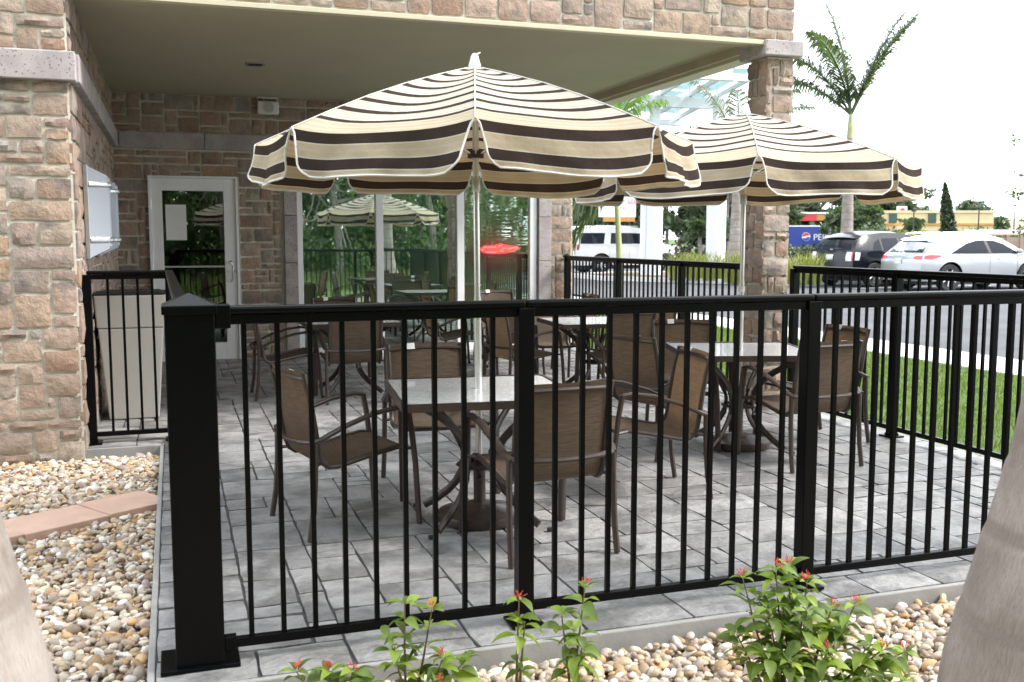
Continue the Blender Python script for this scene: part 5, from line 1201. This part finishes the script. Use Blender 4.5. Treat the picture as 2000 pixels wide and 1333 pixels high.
def disc(pts, m, nm, yy): n = len(pts); MB().add([(a, yy, b) for a, b in pts]+[(a, yy+.02, b) for a, b in pts], [tuple(range(n)), tuple(range(2*n-1, n-1, -1))]+[(i, n+i, n+(i+1)%n, (i+1)%n) for i in range(n)]).build(nm, m, em)
R_ = .42; disc([(R_*math.cos(k*PI/14), R_*math.sin(k*PI/14)) for k in range(28)], M['plastic_white'], 'emblem_ground', -.02)
disc([(R_*.93*math.cos(a), R_*.93*math.sin(a)) for a in np.linspace(.35, PI-.05, 14)]+[(-.2,.03),(0,.12)], M['red'], 'emblem_red', -.045); disc([(R_*.93*math.cos(a), R_*.93*math.sin(a)) for a in np.linspace(PI+.35, 2*PI-.1, 14)]+[(.15,-.02),(-.1,-.14)], M['globe_blue'], 'emblem_blue', -.045)
text('PEPSI', .85, M['plastic_white'], t, (ex+1.65, -.03, 1.68))
for xx in (-hw_*.6, -hw_*.45, hw_*.6): 
    w = MB().lathe([(.48,0),(.48,.25)], 18, (xx, .05, .48), axis='y').build('wheel', M['tyre'], t)
y = 97.; x0 = onto(1642, y).x; t = thing('truck_cab', 'white box end of a truck standing right of the blue trailer', 'truck', (x0-.15, y, .0), 0)
MB().box(-.95, .6, .1, 2.3, .6, 2.9).build('cab_box', M['plastic_white'], t, bevel=.05); MB().box(-.7, .4, .06, .1, 1.5, 2.6).build('cab_window', M['white_steel'], t); MB().lathe([(.48,0),(.48,.25)], 18, (-.2, .02, .48), axis='y').build('wheel', M['tyre'], t)
y = 118.; x0, x1 = onto(1510, y).x, onto(1640, y).x; t = thing('fuel_station', 'fuel station canopy with red and orange fascia behind the trailer', 'canopy', ((x0+x1)/2, y, .1), 0); hw_ = (x1-x0)/2
MB().box(-hw_, hw_*.25, 0, 8, 3.55, 4.35).build('red_fascia', M['red'], t); MB().box(hw_*.25, hw_, 0, 8, 3.6, 4.3).build('orange_fascia', M['orange'], t); MB().box(-hw_-.05, hw_+.05, -.05, 8.05, 4.36, 4.56).build('roof_edge', M['plastic_white'], t)
for xx in (-hw_*.75, -hw_*.2, hw_*.35, hw_*.85): MB().box(xx-.25, xx+.25, 3, 3.5, 0, 3.55).build('column', M['plastic_white'], t)
y = 88.; p = onto(1204, y); t = thing('billboard', 'white roadside billboard with red beer lettering behind the slender palm', 'billboard', (p.x, y, .1), 0); hb = 36/1950*y
MB().box(-hb, hb, 0, .25, 3.35, 5.1).build('board', M['plastic_white'], t); MB().box(-hb*.75, hb*.95, -.05, .2, 2.95, 3.34).build('skirt', M['orange'], t)
text('LOWEST BEER', .50, M['text_red'], t, (.35, -.02, 4.62)); text('PRICES', .34, M['text_grey'], t, (.3, -.02, 4.12))
for xx in (-hb*.7, hb*.7): MB().tube([(xx,.3,-.1),(xx,.3,5.0)], .1, 8).build('post', M['dark_metal'], t)
y = 62.; x0, x1 = onto(1880, y).x, onto(2200, y).x; t = thing('masonry_wall', 'brown masonry wall with piers and pale top fence behind the silver car', 'wall', (x0, y, .1), 0)
n = 12; Lw = x1-x0
for k in range(n): MB().box(k*Lw/n+.18, (k+1)*Lw/n-.001, 0, .2, 0, 1.55).build('wall_panel', M['brickwall'], t); MB().box(k*Lw/n, k*Lw/n+.178, -.06, .26, 0, 1.68).build('pier', M['brickwall'], t)
MB().box(0, Lw, -.02, .22, 1.69, 1.76).build('coping', M['terracotta'], t)
MB().box(0, Lw, .06, .12, 1.77, 2.02).build('top_fence', M['plastic_white'], t)
for k, (px, y, h, lab) in enumerate(((1905, 70, 3.6, 'tall lamp post with a flat head left of the shrubs'), (1931, 95, 4.2, 'farther lamp post with a flat head'), (1696, 75, 3.3, 'white pole beside the yellow building'), (1779, 72, 3.4, 'lamp post in front of the bushy palm'), (1893, 120, 6.2, 'thin tall utility pole beyond the yellow building'), (1974, 90, 4.4, 'lamp post with a yellow crown at the far right'))):
    p = onto(px, y); t = thing('lamp_post', lab, 'pole', (p.x, y, .1), 0); mm = M['plastic_white'] if k == 2 else M['dark_metal']
    MB().tube([(0,0,-.1),(0,0,h)], [.07,.045], 8).build('pole', mm, t); MB().box(-.75 if k in (0, 1) else -.15, .12, -.12, .12, h-.02, h+.10).build('lamp_head', mm, t)
t = thing('far_house', 'brown-roofed house far right above the masonry wall', 'building', (onto(1965, 130).x, 130, .1), 0)
MB().box(-5, 5, 0, 8, 0, 2.6).build('wall', M['brickwall'], t); MB().add([(-5.5,-.5,2.6),(5.5,-.5,2.6),(5.5,8.5,2.6),(-5.5,8.5,2.6),(-2.5,4,4.2),(2.5,4,4.2)], [(0,1,5,4),(1,2,5),(2,3,4,5),(3,0,4)]).build('roof', M['brickwall'], t)
# road beyond
setting(MB().add([(-60,78,.108),(160,78,.108),(160,92,.108),(-60,92,.108)], [(0,1,2,3)]).build('road', M['asphalt']))
